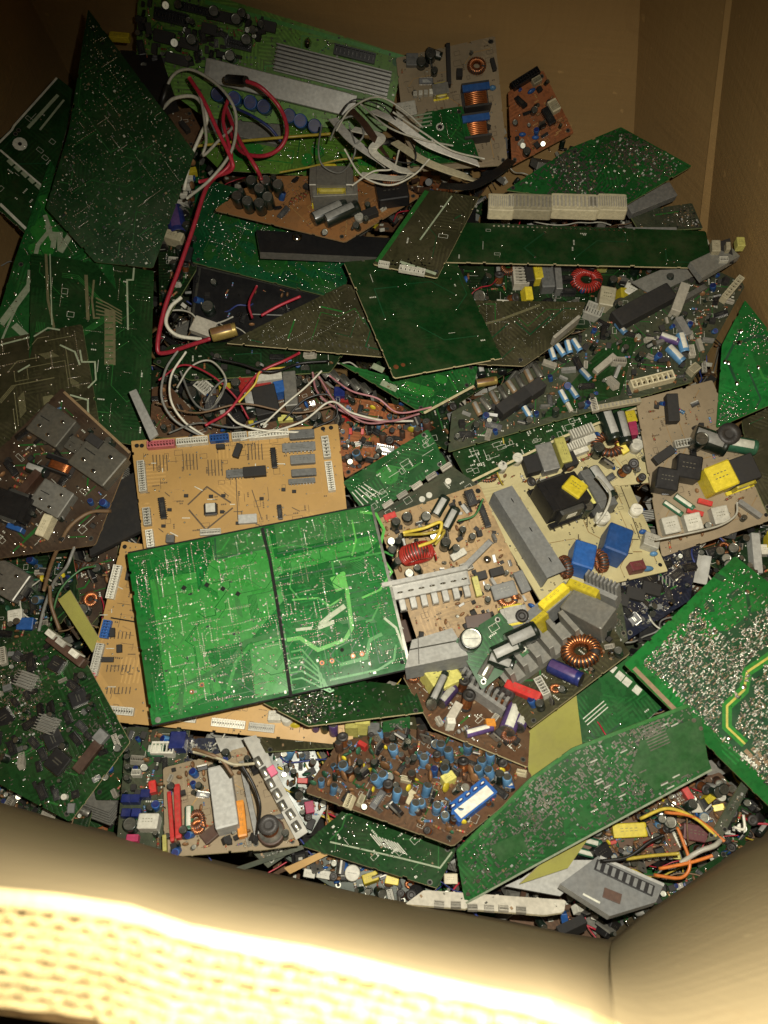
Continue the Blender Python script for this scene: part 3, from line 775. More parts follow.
# component mixes (kind, weight, w, d, h in mm)
MIX_PSU = [('cap',5,9,9,14),('cap',2,14,14,20),('res',6,11,4,4),('disc',3,8,4,9),('discblue',2,8,4,9),('trans',3,10,8,16),('filmyellow',1,14,8,12),('coil',2,9,9,11),('chip',1,11,8,4),('lying',1,18,9,9),('resgrey',3,11,4,4),('conn',1,14,7,8),('relayblack',1,15,12,12)]
MIX_TV = [('cap',3,7,7,11),('capsky',3,7,7,11),('capbrown',3,7,7,10),('res',7,10,3.4,3.4),('resblue',4,9,3,3),('disc',5,7,3,8),('discgreen',3,7,3,8),('coil',2,8,8,10),('trans',3,9,7,14),('filmred',1,10,5,9),('discyellow',2,8,4,9),('chip',2,16,8,4),('connivory',1,12,6,7)]
MIX_SMALL = [('res',6,9,3,3),('disc',3,6,3,6),('cap',3,6,6,8),('capblue',1,6,6,8),('chip',4,14,7,3.5),('conndirty',1,12,6,6),('trans',1,8,6,10),('resblue',1,8,3,3),('slabblack',2,6,5,5),('disc',1,5,3,5)]
MIX_SMD = [('chip',5,12,8,3),('quad',3,14,14,2.5),('cap',3,6,6,6),('relaygrey',1,8,6,4),('conndirty',1,14,5,5)]
P_SOLDER = dict(tracks=14, tmat=('track_light','track_mid'), pads=110, rowpads=8, pours=4, holes=3)
P_DARKSOLD = dict(tracks=14, tmat=('track_mid','track_dark'), pads=150, rowpads=8, holes=2)
P_SPECK = dict(tracks=4, tmat=('track_mid',), smd=300, smats=('tin_dull','tin_dull','greylight','smdbrown','black','tin'), patches=300, clusters=3, pads=40, holes=2)
P_TAN = dict(tracks=3, tmat=('track_tan',), tw=(.0006,.001), silk=26, silkmat='silk_dark', pads=20, holes=3, pmat='tin_dull')
P_PLAIN = dict(tracks=3, tmat=('track_dark',), pads=3, silk=4, holes=2)
P_COMP = dict(tracks=6, tmat=('track_mid',), pads=30, silk=18, holes=3, smd=25)
# ---------------------------------------------------------------- the cardboard box
def cardboard_mat(name, col, dark, bs=0.5):
    m, nt, b = new_mat(name)
    tc = N(nt, 'ShaderNodeTexCoord'); P = tc.outputs['Object']
    n1 = N(nt, 'ShaderNodeTexNoise'); n1.inputs['Scale'].default_value = 5; n1.inputs['Detail'].default_value = 6
    nt.links.new(P, n1.inputs['Vector'])
    mp = N(nt, 'ShaderNodeMapping'); mp.inputs['Scale'].default_value = (220, 220, 18)
    nt.links.new(P, mp.inputs[0])
    n2 = N(nt, 'ShaderNodeTexNoise'); n2.inputs['Scale'].default_value = 1; n2.inputs['Detail'].default_value = 4
    nt.links.new(mp.outputs[0], n2.inputs['Vector'])
    mp3 = N(nt, 'ShaderNodeMapping'); mp3.inputs['Scale'].default_value = (9, 9, 120); nt.links.new(P, mp3.inputs[0])
    n3 = N(nt, 'ShaderNodeTexNoise'); n3.inputs['Scale'].default_value = 1; n3.inputs['Detail'].default_value = 3
    nt.links.new(mp3.outputs[0], n3.inputs['Vector'])
    c = mixc(nt, n1.outputs[0], dark, col)
    c = mixc(nt, math_n(nt, 'MULTIPLY', n2.outputs[0], 0.35), c, tuple(x*0.6 for x in col))
    c = mixc(nt, math_n(nt, 'MULTIPLY', n3.outputs[0], 0.3), c, tuple(x*0.72 for x in col))
    sc = N(nt, 'ShaderNodeTexNoise'); sc.inputs['Scale'].default_value = 48; sc.inputs['Detail'].default_value = 2; nt.links.new(P, sc.inputs['Vector'])
    mr = N(nt, 'ShaderNodeMapRange'); mr.inputs[1].default_value = 0.72; mr.inputs[2].default_value = 0.76; mr.inputs[4].default_value = 0.4
    nt.links.new(sc.outputs[0], mr.inputs[0])
    c = mixc(nt, mr.outputs[0], c, tuple(x*1.5 for x in col))
    nt.links.new(c, b.inputs['Base Color']); b.inputs['Roughness'].default_value = 0.75
    b.inputs['Specular IOR Level'].default_value = 0.25
    cr = N(nt, 'ShaderNodeTexNoise'); cr.inputs['Scale'].default_value = 3.2; cr.inputs['Detail'].default_value = 2; cr.inputs['Distortion'].default_value = 1.5; nt.links.new(P, cr.inputs['Vector'])
    crl = math_n(nt, 'LESS_THAN', math_n(nt, 'ABSOLUTE', math_n(nt, 'SUBTRACT', cr.outputs[0], 0.5)), 0.006)
    c = mixc(nt, math_n(nt, 'MULTIPLY', crl, 0.35), c, dark); nt.links.new(c, b.inputs['Base Color'])
    st2 = N(nt, 'ShaderNodeTexNoise'); st2.inputs['Scale'].default_value = 1.7; st2.inputs['Detail'].default_value = 8; st2.inputs['Roughness'].default_value = 0.7; nt.links.new(P, st2.inputs['Vector'])
    sm = N(nt, 'ShaderNodeMapRange'); sm.inputs[1].default_value = 0.55; sm.inputs[2].default_value = 0.7; sm.inputs[4].default_value = 0.35; nt.links.new(st2.outputs[0], sm.inputs[0])
    c = mixc(nt, sm.outputs[0], c, tuple(x*0.5 for x in dark)); nt.links.new(c, b.inputs['Base Color'])
    bp = N(nt, 'ShaderNodeBump'); bp.inputs['Strength'].default_value = bs; bp.inputs['Distance'].default_value = 0.002
    nt.links.new(math_n(nt, 'ADD', n2.outputs[0], math_n(nt, 'MULTIPLY', n3.outputs[0], 1.5)), bp.inputs['Height']); nt.links.new(bp.outputs[0], b.inputs['Normal'])
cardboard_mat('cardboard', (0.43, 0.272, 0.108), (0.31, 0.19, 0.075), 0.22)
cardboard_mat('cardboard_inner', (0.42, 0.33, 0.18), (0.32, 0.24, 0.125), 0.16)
plain('cardboard_edge', (0.50, 0.38, 0.18), rough=0.8, dirt=0.2, spec=0.2)
plain('ground_dark', (0.05, 0.048, 0.045), rough=0.85, dirt=0.3)

def V(*a): return np.array(a, dtype=float)
# vertical folds: point near the scrap and point higher up, both measured on the walls
def fold(a, b, zb, zt):
    a, b = np.array(a), np.array(b); d = (b-a)/(b[2]-a[2])
    lo = a + d*min(0, 0)*0; lo = V(a[0], a[1], zb); return lo, a, b + d*(zt-b[2])*0.35 + V(0,0,(zt-b[2])*0.65)
ZB, ZT = -0.42, 0.74
F1 = (at_z(75, 85, .10), at_z(28, 0, .27)); F2 = (at_z(632, 168, .10), at_z(637, 0, .33)); F3 = (at_z(705, 235, .12), at_z(731, 0, .43))
F4 = (V(.55, .33, .02), V(.50, .31, .45)); FL = (V(-.575, .17, .02), V(-.54, .14, .5)); FN = (at_z(612, 940, -.01), at_z(614, 1014, .62))
FNL = (V(-.575,.17,.02), None)

box = empty('cardboard_box'); box.location = (0, 0.6, ZB)
tag(box, 'large open octagonal cardboard box holding the heap of circuit boards', 'cardboard box')
def panel_grid(name, lo_line, hi_line, zb=ZB, bulge=0.0, mat='cardboard', nv=14, thick=0.012, label=None, out=(0, 0)):
    """wall panel: lo_line and hi_line are rows of 3-D points; runs down to the box floor; has thickness outwards"""
    mb = MB(); nu = len(lo_line); V0 = []
    for j in range(nv+3):
        for i in range(nu):
            a, b = lo_line[i], hi_line[i]
            if j < 2: p = V(a[0], a[1], zb + (a[2]-zb)*j/2)
            else:
                t = (j-2)/nv; p = a + (b-a)*t; c = math.sin(math.pi*t)*bulge*math.sin(math.pi*(0.15+0.7*i/(nu-1)))
                p = p - V(out[0], out[1], 0)*c
            V0.append(p)
    n = len(V0); rows = nv+3
    o3 = V(out[0], out[1], 0)*thick
    V1 = [p + o3 for p in V0]
    fs = []; 
    for j in range(rows-1):
        for i in range(nu-1):
            a = j*nu+i; fs.append((a, a+1, a+nu+1, a+nu)); 
    mb.add(V0+V1, [f for f in fs] + [tuple(n+k for k in reversed(f)) for f in fs], mat, True)
    side = []
    for i in range(nu-1): side.append(((rows-1)*nu+i, (rows-1)*nu+i+1, n+(rows-1)*nu+i+1, n+(rows-1)*nu+i)); side.append((i+1, i, n+i, n+i+1))
    for j in range(rows-1): side.append((j*nu, (j+1)*nu, n+(j+1)*nu, n+j*nu)); side.append(((j+1)*nu+nu-1, j*nu+nu-1, n+j*nu+nu-1, n+(j+1)*nu+nu-1))
    vs = V0+V1; mb.add(vs, side, 'cardboard_edge')
    mb.v = [(x-0, y-0.6, z-ZB) for x, y, z in mb.v]
    o = mb.obj(name, box)
    if label: o['label'] = label
    return o
def lerp_line(a, b, n): return [a+(b-a)*i/(n-1) for i in range(n)]
def top(F, z): d = (F[1]-F[0])/(F[1][2]-F[0][2]); p = F[1] + d*(z-F[1][2])*0.9; return V(p[0], p[1], z)
T = {k: top(f, ZT) for k, f in dict(F1=F1, F2=F2, F3=F3).items()}
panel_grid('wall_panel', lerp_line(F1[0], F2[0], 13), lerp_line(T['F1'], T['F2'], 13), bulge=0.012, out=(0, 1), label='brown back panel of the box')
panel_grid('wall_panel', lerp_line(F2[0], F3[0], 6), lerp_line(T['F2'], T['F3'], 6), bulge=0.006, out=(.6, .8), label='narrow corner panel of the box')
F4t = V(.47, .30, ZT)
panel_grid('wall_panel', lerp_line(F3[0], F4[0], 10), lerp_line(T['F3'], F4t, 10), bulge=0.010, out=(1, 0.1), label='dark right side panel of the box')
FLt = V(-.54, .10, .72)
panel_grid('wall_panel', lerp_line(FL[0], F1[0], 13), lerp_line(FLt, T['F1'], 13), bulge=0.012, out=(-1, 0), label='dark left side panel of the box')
# vertical tape seam on the fold between corner panel and right panel
mb = MB()
for k in range(12):
    t0, t1 = k/12, (k+1)/12
    p0 = F3[0]+(T['F3']-F3[0])*t0; p1 = F3[0]+(T['F3']-F3[0])*t1; w = V(.006, -.004, 0); q = V(-.004, -.004, 0)
    mb.add([p0-w+q, p0+w+q, p1+w+q, p1-w+q], [(0, 1, 2, 3)], 'cardboard')
    mb.add([p0-w+q*.1, p0+w+q*.1, p1+w+q*.1, p1-w+q*.1], [(3, 2, 1, 0)], 'cardboard')
    mb.add([p0-w+q, p1-w+q, p1-w+q*.1, p0-w+q*.1, p0+w+q, p1+w+q, p1+w+q*.1, p0+w+q*.1], [(0,1,2,3),(7,6,5,4)], 'cardboard')
mb.v = [(x, y-0.6, z-ZB) for x, y, z in mb.v]
mb.obj('fold_seam', box)
# near panel and near-right panel
zr = 0.73
near_lo = [at_z(x, y, 0.0) for x, y in ((-130,773),(-60,787),(0,800),(60,818),(120,834),(180,851),(240,866),(300,879),(360,892),(420,904),(480,915),(540,927),(580,935),(612,940))]
rimpx = [(-330,868),(-160,878),(0,889),(60,895),(130,906),(190,926),(250,938),(310,948),(370,962),(430,977),(490,990),(550,1001),(590,1008),(614,1014)]
near_hi = [at_z(x, y, zr - 0.0*i) for i, (x, y) in enumerate(rimpx)]
near_hi[-1] = at_z(614, 1022, .66); near_hi[-2] = at_z(590, 1012, .70)
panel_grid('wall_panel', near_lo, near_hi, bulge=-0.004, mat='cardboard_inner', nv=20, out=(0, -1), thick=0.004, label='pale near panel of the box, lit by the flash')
nr_lo = [at_z(x, y, -.01) for x, y in ((612,940),(640,915),(670,894),(705,870),(740,846),(775,828),(830,795))] + [V(.55,.2,.0), F4[0]]
nr_hi = [near_hi[-1]] + [at_z(x, y, z) for x, y, z in ((650,1044,.66),(690,1056,.67),(740,1060,.68),(800,1050,.68),(880,1020,.68),(960,960,.68))] + [V(.40,.17,.72), F4t]
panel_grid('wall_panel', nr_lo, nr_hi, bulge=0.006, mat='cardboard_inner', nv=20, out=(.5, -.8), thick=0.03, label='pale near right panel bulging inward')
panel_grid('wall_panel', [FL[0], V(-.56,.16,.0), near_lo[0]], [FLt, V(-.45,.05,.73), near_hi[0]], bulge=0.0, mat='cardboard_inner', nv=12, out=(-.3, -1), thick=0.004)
# the cut edge of the near wall: four liners with wavy fluting between them
mb = MB(); line = [p for p in near_hi[:-1]]
sp = smooth_path([V(p[0], p[1], 0) for p in line], 10); RW = 0.0062; rows = 4; dep = 0.0065
def zat(p):  # height of the rim along x
    i = min(range(len(line)), key=lambda k: abs(line[k][0]-p[0])); return line[i][2]
L = [0.0]
for a, b in zip(sp, sp[1:]): L.append(L[-1]+float(np.linalg.norm(b-a)))
def pt(s, off, z):
    k = min(max(0, next((i for i, v in enumerate(L) if v > s), len(L)-1)-1), len(L)-2)
    t = (s-L[k])/(L[k+1]-L[k]+1e-9); p = sp[k]+(sp[k+1]-sp[k])*t; d = sp[k+1]-sp[k]; d /= np.linalg.norm(d)
    return (p[0]+d[1]*off, p[1]-d[0]*off, z)
ns = 420
rr = random.Random(3)
for r in range(rows+1):
    off = 0.0042 + r*RW; vs = []
    for i in range(ns+1):
        s0 = L[-1]*i/ns; jz = 0.0012*math.sin(i*.31+r)+0.003*math.sin(i*.047+r*2)+rr.uniform(-.0009,.0009)
        for o2, z in ((off-.0011, zr-dep), (off-.0006, zr+jz), (off+.0006, zr+jz), (off+.0006, zr-dep)): vs.append(pt(s0, o2, z))
    fs = []
    for i in range(ns):
        for k in range(3): a = i*4+k; fs.append((a, a+4, a+5, a+1))
    mb.add(vs, fs, 'cardboard_edge')
    if r < rows:
        vs = []; per = 0.0082
        for i in range(ns*2+1):
            s0 = L[-1]*i/(ns*2); y = off+RW/2+(RW/2-.0016)*(0.72+.28*math.sin(s0*23+r))*(2/math.pi)*math.asin(math.sin(2*math.pi*s0/per + r*1.9 + .35*math.sin(s0*31+r*3))); jz = -0.001+0.0012*math.sin(s0*55+r*4)+rr.uniform(-.0015,.0012)
            for o2, z in ((y-.0008, zr-dep), (y-.0012, zr+jz), (y+.0012, zr+jz), (y+.0012, zr-dep)): vs.append(pt(s0, o2, z))
        fs = []
        for i in range(ns*2):
            for k in range(3): a = i*4+k; fs.append((a, a+4, a+5, a+1))
        mb.add(vs, fs, 'cardboard_edge')
mb.v = [(x, y-0.6, z-ZB) for x, y, z in mb.v]
o = mb.obj('corrugated_rim', box); o['label'] = 'cut edge of the near wall with corrugated fluting'
# outer liner of near wall down to the ground, and the box floor
mb = MB(); vs = []
for i in range(60):
    s0 = L[-1]*i/59; a = pt(s0, 0.0042+rows*RW+.0022, zr-.001); vs += [a, (a[0]*1.5, a[1]-.05, ZB)]
mb.add([(x, y-0.6, z-ZB) for x, y, z in vs], [(2*i, 2*i+2, 2*i+3, 2*i+1) for i in range(59)] , 'cardboard')
mb.obj('outer_liner', box)
mb = MB(); vs = []
for i in range(60):
    s0 = L[-1]*i/59; vs += [pt(s0, .002, zr-dep), pt(s0, 0.004+rows*RW, zr-dep)]
mb.add([(x, y-0.6, z-ZB) for x, y, z in vs], [(2*i, 2*i+1, 2*i+3, 2*i+2) for i in range(59)], 'cardboard_edge')
mb.obj('rim_core', box)  # added plate closing the flutes, keeps their hollows from going dark
mb = MB(); mb.box(-.62, -.75, 0.002, .62, .85, .012, 'cardboard'); mb.obj('box_floor', box)
g = MB(); g.box(-6, -6, ZB-.06, 6, 6, ZB-.002, 'ground_dark'); go = g.obj('ground'); tag(go, 'dark floor under the cardboard box', kind='structure')
# ---------------------------------------------------------------- boards lying in the heap (corners in photo pixels, height over the heap)
G = None
# --- the lit centre
b = Board('circuit_board', 'large bright green board, solder side up, split by a black line, atop the heap', [(127,553),(370,505),(411,669),(152,726)], .105, 'green', lim=.25, lam=.8,
          pr=dict(tracks=26, tmat=('track_mid','track_dark'), tw=(.0007,.0012), pads=70, rowpads=26, holes=0, smd=20, smats=('tin_dull','black')), thick=.002, edge='hole')
gL, gP = 'track_light', 'track_lime'
G1 = True
b.area_px([(215,548),(270,536),(284,600),(250,640),(205,650),(196,600)], gL)
b.area_px([(150,580),(196,572),(205,650),(222,690),(170,712),(160,650)], gL)
b.area_px([(250,648),(286,640),(293,690),(255,698)], gL)
b.area_px([(272,560),(372,535),(378,541),(368,550),(275,576)], gL)
b.area_px([(246,560),(262,552),(266,590),(250,618),(238,606)], gL)
b.area_px([(330,578),(345,572),(348,588),(336,592)], gP)
b.print_(tracks=40, tmat=('mask_green','track_mid'), tw=(.0005,.0010), pads=30, rowpads=14, holes=0, seg=(.006,.03), bus=16)
b.area_px([(210,538),(262,527),(268,548),(215,560)], 'track_mid'); b.area_px([(274,524),(366,507),(376,530),(278,552)], 'track_mid')
for pts, w, m in (
    ([(215,538),(216,559),(268,549)], 1.6, 'track_dark'), ([(277,554),(345,541),(377,533)], 1.4, 'track_dark'), ([(272,582),(300,575),(345,566)], 1.4, 'track_dark'),
    ([(180,715),(182,686),(205,676),(232,660),(246,642),(285,632)], 5, 'track_mid'), ([(228,690),(236,662),(250,646),(286,636)], 3.5, gL),
    ([(287,640),(300,638),(318,650),(345,640),(352,628),(347,590),(342,572)], 4, gP), ([(300,600),(290,588),(292,570),(300,562)], 1.6, gL),
    ([(292,600),(318,598),(330,606),(342,598)], 1.6, gP), ([(318,598),(335,612)], 1.6, gL), ([(334,575),(332,562),(350,558)], 2, gL), ([(346,560),(385,552),(393,556)], 2, gL),
    ([(320,625),(332,615),(345,606)], 5, 'track_pale'), ([(318,628),(334,622)], 4, 'track_pale'), ([(296,630),(312,628)], 3, 'track_pale'),
    ([(384,560),(392,572),(380,590),(362,598)], 2, gP), ([(380,603),(372,620),(366,622)], 1.8, gL), ([(384,618),(396,628),(404,650)], 2.4, 'track_pale'),
    ([(340,665),(366,658),(370,640),(382,634)], 3.6, gL), ([(330,680),(378,670),(394,660),(396,645)], 2.2, gL), ([(348,620),(352,640),(336,648)], 1.4, 'track_mid'),
    ([(375,548),(360,560),(350,562)], 1.4, gL), ([(352,520),(356,540),(352,556)], 1.6, gP), ([(360,512),(376,514),(384,530),(380,548)], 2.6, gP), ([(342,528),(345,545)], 1.6, gL),
    ([(318,520),(326,528),(324,540)], 1.3, gL), ([(298,525),(302,538)], 1.3, gL), ([(280,528),(284,538)], 1.3, gL), ([(246,535),(248,545),(240,552)], 1.3, gL), ([(230,538),(222,550),(216,553)], 1.3, gL), ([(258,532),(262,540)], 1.3, gL),
    ([(218,565),(240,560),(262,560)], 1.2, gL), ([(222,560),(250,553),(290,545),(312,548)], 1.4, gL), ([(160,600),(150,560),(135,558)], 1.0, 'track_mid'), ([(156,690),(164,640),(158,590)], 1.0, 'track_mid')):
    b.line(pts, w, m)
for k in range(5): b.line([(291+k*0,652+k*7),(302,650+k*7),(318+k*3,668+k*6),(322+k*3,690)], 1.7, gL)
b.line([(262,528),(270,560),(280,620),(291,697)], 3.2, 'hole')
def dots(p0, p1, n, rp=.7, mat='tin', skip=.12):
    for i in range(n):
        if b.r.random() < skip: continue
        t = i/(n-1); x, y = b.loc(p0[0]+(p1[0]-p0[0])*t+b.r.uniform(-.5,.5), p0[1]+(p1[1]-p0[1])*t+b.r.uniform(-.5,.5)); b.blob(x, y, rp*.00115, .0008, mat, 6)
for p0, p1, n in (((138,562),(147,612),14),((142,566),(151,614),14),((148,625),(158,690),16),((153,622),(163,690),18),((170,560),(180,610),12),((168,600),(172,640),12),((200,600),(206,640),10),((175,650),(205,645),9),((205,645),(212,675),9),((178,675),(212,668),10),
    ((236,615),(241,648),12),((233,616),(237,646),12),((282,645),(288,670),9),((296,640),(301,668),9),((205,560),(212,600),10),((220,540),(255,531),9),((280,527),(330,516),12),((283,533),(335,521),12),((218,556),(258,547),10),((280,545),(345,531),16),((281,560),(330,549),12),
    ((170,700),(165,655),10),((186,700),(215,694),9),((232,680),(262,673),9),((222,665),(250,659),9),((300,575),(325,569),7),((300,610),(315,607),5),((322,640),(338,636),5),((352,600),(358,640),7),((366,560),(374,600),7),((380,570),(390,612),8),((356,652),(392,643),8),((306,676),(318,674),4),((150,640),(190,631),10),((160,585),(200,577),10)):
    dots(p0, p1, n)
for x, y in ((322,663),(332,661),(353,656),(362,654),(202,685),(192,692)): b.dot(x, y, 2.4, 'copper_dark'); b.dot(x, y, 1.4, 'tin')
b.dot(342,650,2); b.dot(158,720,3,'tin_dull'); b.dot(402,662,2.2)
for x, y in ((223,589),(207,585),(184,588),(238,594)): b.dot(x, y, 3, 'hole', 4)
for i in range(12): b.dot(278+1.2*i, 596+8*i*.9, .9, 'tin'); b.dot(238+.6*i, 630+3.4*i, .8, 'tin')
b.line([(128,553),(370,505)], 1.6, 'hole'); b.line([(411,669),(152,726)], 1.6, 'hole')
b.line([(372,507),(410,668)], 2.6, 'tin_dull')

b = Board('circuit_board', 'tan control board with a pink connector, its lower half under the bright green board', [(131,441),(338,424),(352,560),(148,584)], .075, 'tan', 'edge_brown', lim=.2, pr=dict(P_TAN, holes=0))
for k, (x, y, d, w) in (('connpink',(162,446,-5,26)),('connlong',(193,443,-5,30)),('connblue',(220,440,-5,18)),('conn',(240,438,-5,14)),('connlong',(269,436,-5,38)),('connlong',(143,478,85,32)),('conn',(148,518,84,18)),('conn',(151,540,83,18)),('conn',(326,449,82,22)),('connlong',(330,478,82,30))):
    b.put(k, x, y, d, w, 7, 7)
for x, y, d, w, h, k in ((163,509,82,22,8,'chip'),(274,459,84,21,7,'chip'),(280,513,84,15,6,'chip'),(240,474,-5,26,11,'chipgrey'),(255,473,-5,22,10,'slabblack'),(302,436,-4,24,9,'relaygrey'),(299,448,-4,32,12,'chipgrey'),(303,461,-4,24,9,'relaygrey'),(304,474,-4,24,7,'relaygrey'),(302,482,-4,26,7,'chipgrey'),(238,452,-70,14,6,'slabblack'),(221,448,-4,8,4,'slabblack'),(211,510,-4,14,14,'quad'),(248,520,-4,18,9,'greylight'),(171,540,0,8,8,'relaygrey')):
    if k == 'greylight': b.put('slabgrey', x, y, d, w, h, 5)
    else: b.put(k, x, y, d, w, h, 4 if k.startswith('chip') or k == 'quad' else 6)
b.put('labelwhite', 211, 509, -4, 9, 9, 4.6); b.put('connlong', 211, 533, -4, 20, 6, 5)
for p in (((188,505),(207,487),(231,503)),((189,510),(206,530),(233,508))): b.line(p, 1.6, 'silk_dark')
for cx, cy in ((160,463),(190,462),(215,468),(255,452)):
    for i in range(5): b.line([(cx+i*3.4-7, cy-8),(cx+i*3.4-6, cy+8)], .9, 'silk_dark')
for x, y in ((323,429),(331,428),(137,446),(142,446)): b.dot(x, y, 2.2)
b.line([(252,490),(262,520)], .8, 'silk_dark'); b.line([(236,476),(238,520)], .8, 'silk_dark')
for i in range(40): 
    q = (b.r.uniform(150,320), b.r.uniform(455,540)); b.line([q, (q[0]+b.r.choice((5,8,0)), q[1]+b.r.choice((0,0,4)))], .8, b.r.choice(('silk_dark','track_tan','silk')))
for i in range(10): b.put('slabblack', b.r.uniform(160,320), b.r.uniform(490,530), 0, 4, 3, 2)

b = Board('circuit_board', 'tan control board lying under the bright green board, white connectors along its rim', [(122,541),(77,718),(352,746),(372,580)], .055, 'tan', 'edge_brown', lim=.2, pr=dict(P_TAN, holes=0))
for k, x, y, d, w in (('connlong',115,583,104,34),('connblue',107,630,104,18),('connlong',98,660,104,32),('connpink',90,687,104,28),('connlong',118,711,5,34),('connlong',182,718,5,30),('connlong',229,724,6,34),('connlong',262,728,6,26),('connlong',160,716,5,20)):
    b.put(k, x, y, d, w, 8, 6)
for x, y, d, w, h in ((113,633,90,9,5),(120,649,90,8,5),(107,660,0,14,5),(130,575,100,12,6)): b.put('slabblack', x, y, d, w, h, 4)
for cy in (635, 668, 690):
    for i in range(7): b.line([(108+i*3.8, cy-3),(107+i*3.8, cy+4)], 1.0, 'silk_dark')
for x, y in ((83,705),(82,712),(125,547)): b.dot(x, y, 2.2)
b.line([(111,618),(135,622)], 1.4, 'hole')
for i in range(30):
    q = (b.r.uniform(100,140), b.r.uniform(560,700)); b.line([q, (q[0]+b.r.choice((5,8,0)), q[1]+b.r.choice((0,0,4)))], .8, b.r.choice(('silk_dark','track_tan','silk')))

b = Board('power_supply_board', 'cream power board with a red toroid and a comb of silver heat sink fingers', [(377,519),(479,484),(541,616),(428,672)], .085, 'creambrown', 'edge_pale', lim=.25, cat='power board', pr=dict(P_TAN, holes=0, silk=14))
b.put('torredstand', 416, 557, -14, 34, 24, 30); b.put('comb', 427, 592, -12, 86, 30, 17)
for x, y, s in ((395,528,9),(408,521,10),(424,520,10),(391,543,8),(392,555,9),(444,548,10),(461,535,7),(471,540,7),(435,536,11),(401,547,8),(452,552,8),(395,566,8),(410,575,9),(420,572,7)): b.put('cap', x, y, 0, s, s, 15, tx=b.r.uniform(-.25,.25), ty=b.r.uniform(-.25,.25))
b.put('lying', 440, 508, -60, 22, 11, 11); b.put('lying', 450, 520, -62, 24, 11, 11)
b.put('chip', 484, 517, 70, 24, 8, 5); b.put('chip', 470, 500, 70, 16, 12, 9); b.put('slabblack', 480, 577, -15, 12, 8, 8); b.put('slabblack', 496, 573, -15, 14, 8, 8)
b.put('relaygrey', 503, 592, -15, 24, 15, 10); b.put('relaygrey', 521, 583, 65, 22, 10, 8); b.put('tor', 507, 600, 0, 22, 18, 10); b.put('xfyellow', 512, 617, -12, 26, 22, 16); b.put('coil', 519, 619, 0, 13, 13, 20)
b.put('discblue', 531, 607, 30, 10, 5, 10); b.put('discsky', 528, 617, 80, 10, 5, 9)
b.put('slabalu', 476, 557, -45, 40, 6, 10); b.put('filmwhite', 458, 556, -30, 16, 7, 8); b.put('conndirty', 466, 568, -20, 12, 8, 8); b.put('filmpale', 476, 588, 75, 20, 6, 10); b.put('screw', 487, 560, 0, 8, 8, 5)
b.put('res', 389, 521, -20, 12, 5, 5); b.put('filmred', 390, 517, -20, 12, 6, 4); b.put('slabbrown', 479, 624, -10, 26, 18, 6)
b.scatter(70, [('res',4,7,3,3),('slabalu',1,8,3,5),('disc',2,6,3,5),('cap',2,5,5,7),('slabblack',3,5,4,4),('trans',1,7,5,9)])
b.dot(381,526,2.6); b.dot(478,491,2.6)

b = Board('power_supply_board', 'cream power board with a black transformer, yellow tape and blue capacitors', [(474,490),(622,467),(668,571),(540,600)], .05, 'cream', 'edge_pale', lim=.25, cat='power board', pr=dict(P_TAN, holes=0, silk=16))
b.put('plategrey', 523, 541, 58, 94, 20, 20); b.put('xfblack', 556, 505, -20, 40, 42, 24); b.put('filmyellow', 566, 502, 35, 18, 17, 27)
b.put('xfgrey', 592, 498, 60, 40, 24, 18); b.put('lying', 596, 492, 55, 34, 16, 20); b.put('cap', 582, 514, 0, 12, 12, 15); b.put('capwhite', 600, 521, 0, 13, 13, 10)
b.put('filmblue', 577, 565, -80, 26, 20, 22); b.put('filmblue', 609, 552, -75, 28, 22, 26); b.put('torstand', 562, 572, 70, 22, 12, 20); b.put('torstand', 597, 566, 70, 22, 12, 20)
b.put('relaywhite', 648, 545, 20, 14, 14, 10); b.put('capwhite', 634, 513, 0, 11, 11, 8); b.put('filmbrown', 634, 570, -10, 14, 9, 10); b.put('discsky', 645, 571, 0, 14, 6, 8); b.put('discblue', 641, 534, 0, 8, 5, 7); b.put('discsky', 652, 556, 0, 8, 5, 7)
b.put('slabgrey', 553, 484, -10, 30, 10, 4); b.put('connblack', 501, 505, -60, 14, 8, 7)
for i in range(18): q = (b.r.uniform(560,650), b.r.uniform(500,570)); b.line([q, (q[0]+b.r.choice((4,9,0)), q[1]+b.r.choice((0,9,0)))], .9, b.r.choice(('silk_dark','track_tan','silk_dark')))
b.line([(618,480),(628,505),(640,540)], .8, 'silk_dark'); b.dot(660,565,2); b.dot(617,473,2); b.dot(612,494,2.5); b.dot(614,474,1.6)

b = Board('power_supply_board', 'dirty beige board with a yellow and black transformer and three white blocks', [(636,400),(712,380),(774,519),(662,557)], .055, 'beige', 'edge_pale', lim=.2, cat='power board', pr=dict(P_TAN, holes=0, silk=12), )
b.put('xfyellow', 733, 478, -20, 30, 30, 26); b.put('slabblack', 734, 476, -20, 26, 26, 28); b.put('relayyellow', 712, 483, -22, 26, 26, 30)
b.put('relayblack', 662, 484, 10, 22, 22, 22); b.put('relayblack', 683, 472, 10, 24, 24, 22); b.put('slabblack', 670, 411, 85, 28, 11, 12); b.put('slabblack', 662, 457, -35, 22, 9, 10)
for x, y in ((668,527),(690,524),(717,517)): b.put('filmwhite', x, y, -12, 16, 17, 13)
b.put('lying', 706, 444, 20, 34, 22, 22); b.put('coildark', 722, 440, 0, 22, 22, 22); b.put('cap', 694, 446, 0, 14, 14, 26); b.put('lyinggreen', 738, 448, 10, 28, 16, 18); b.put('conn', 682, 445, -10, 18, 8, 8)
b.put('resblue', 680, 412, 30, 12, 6, 6); b.put('filmorange', 672, 420, 0, 8, 5, 5); b.put('lyinggreen', 683, 503, 35, 22, 7, 7); b.put('lyinggreen', 672, 509, 35, 22, 6, 6); b.put('filmred', 694, 513, 15, 16, 5, 5); b.put('filmred', 704, 503, 15, 14, 5, 5)
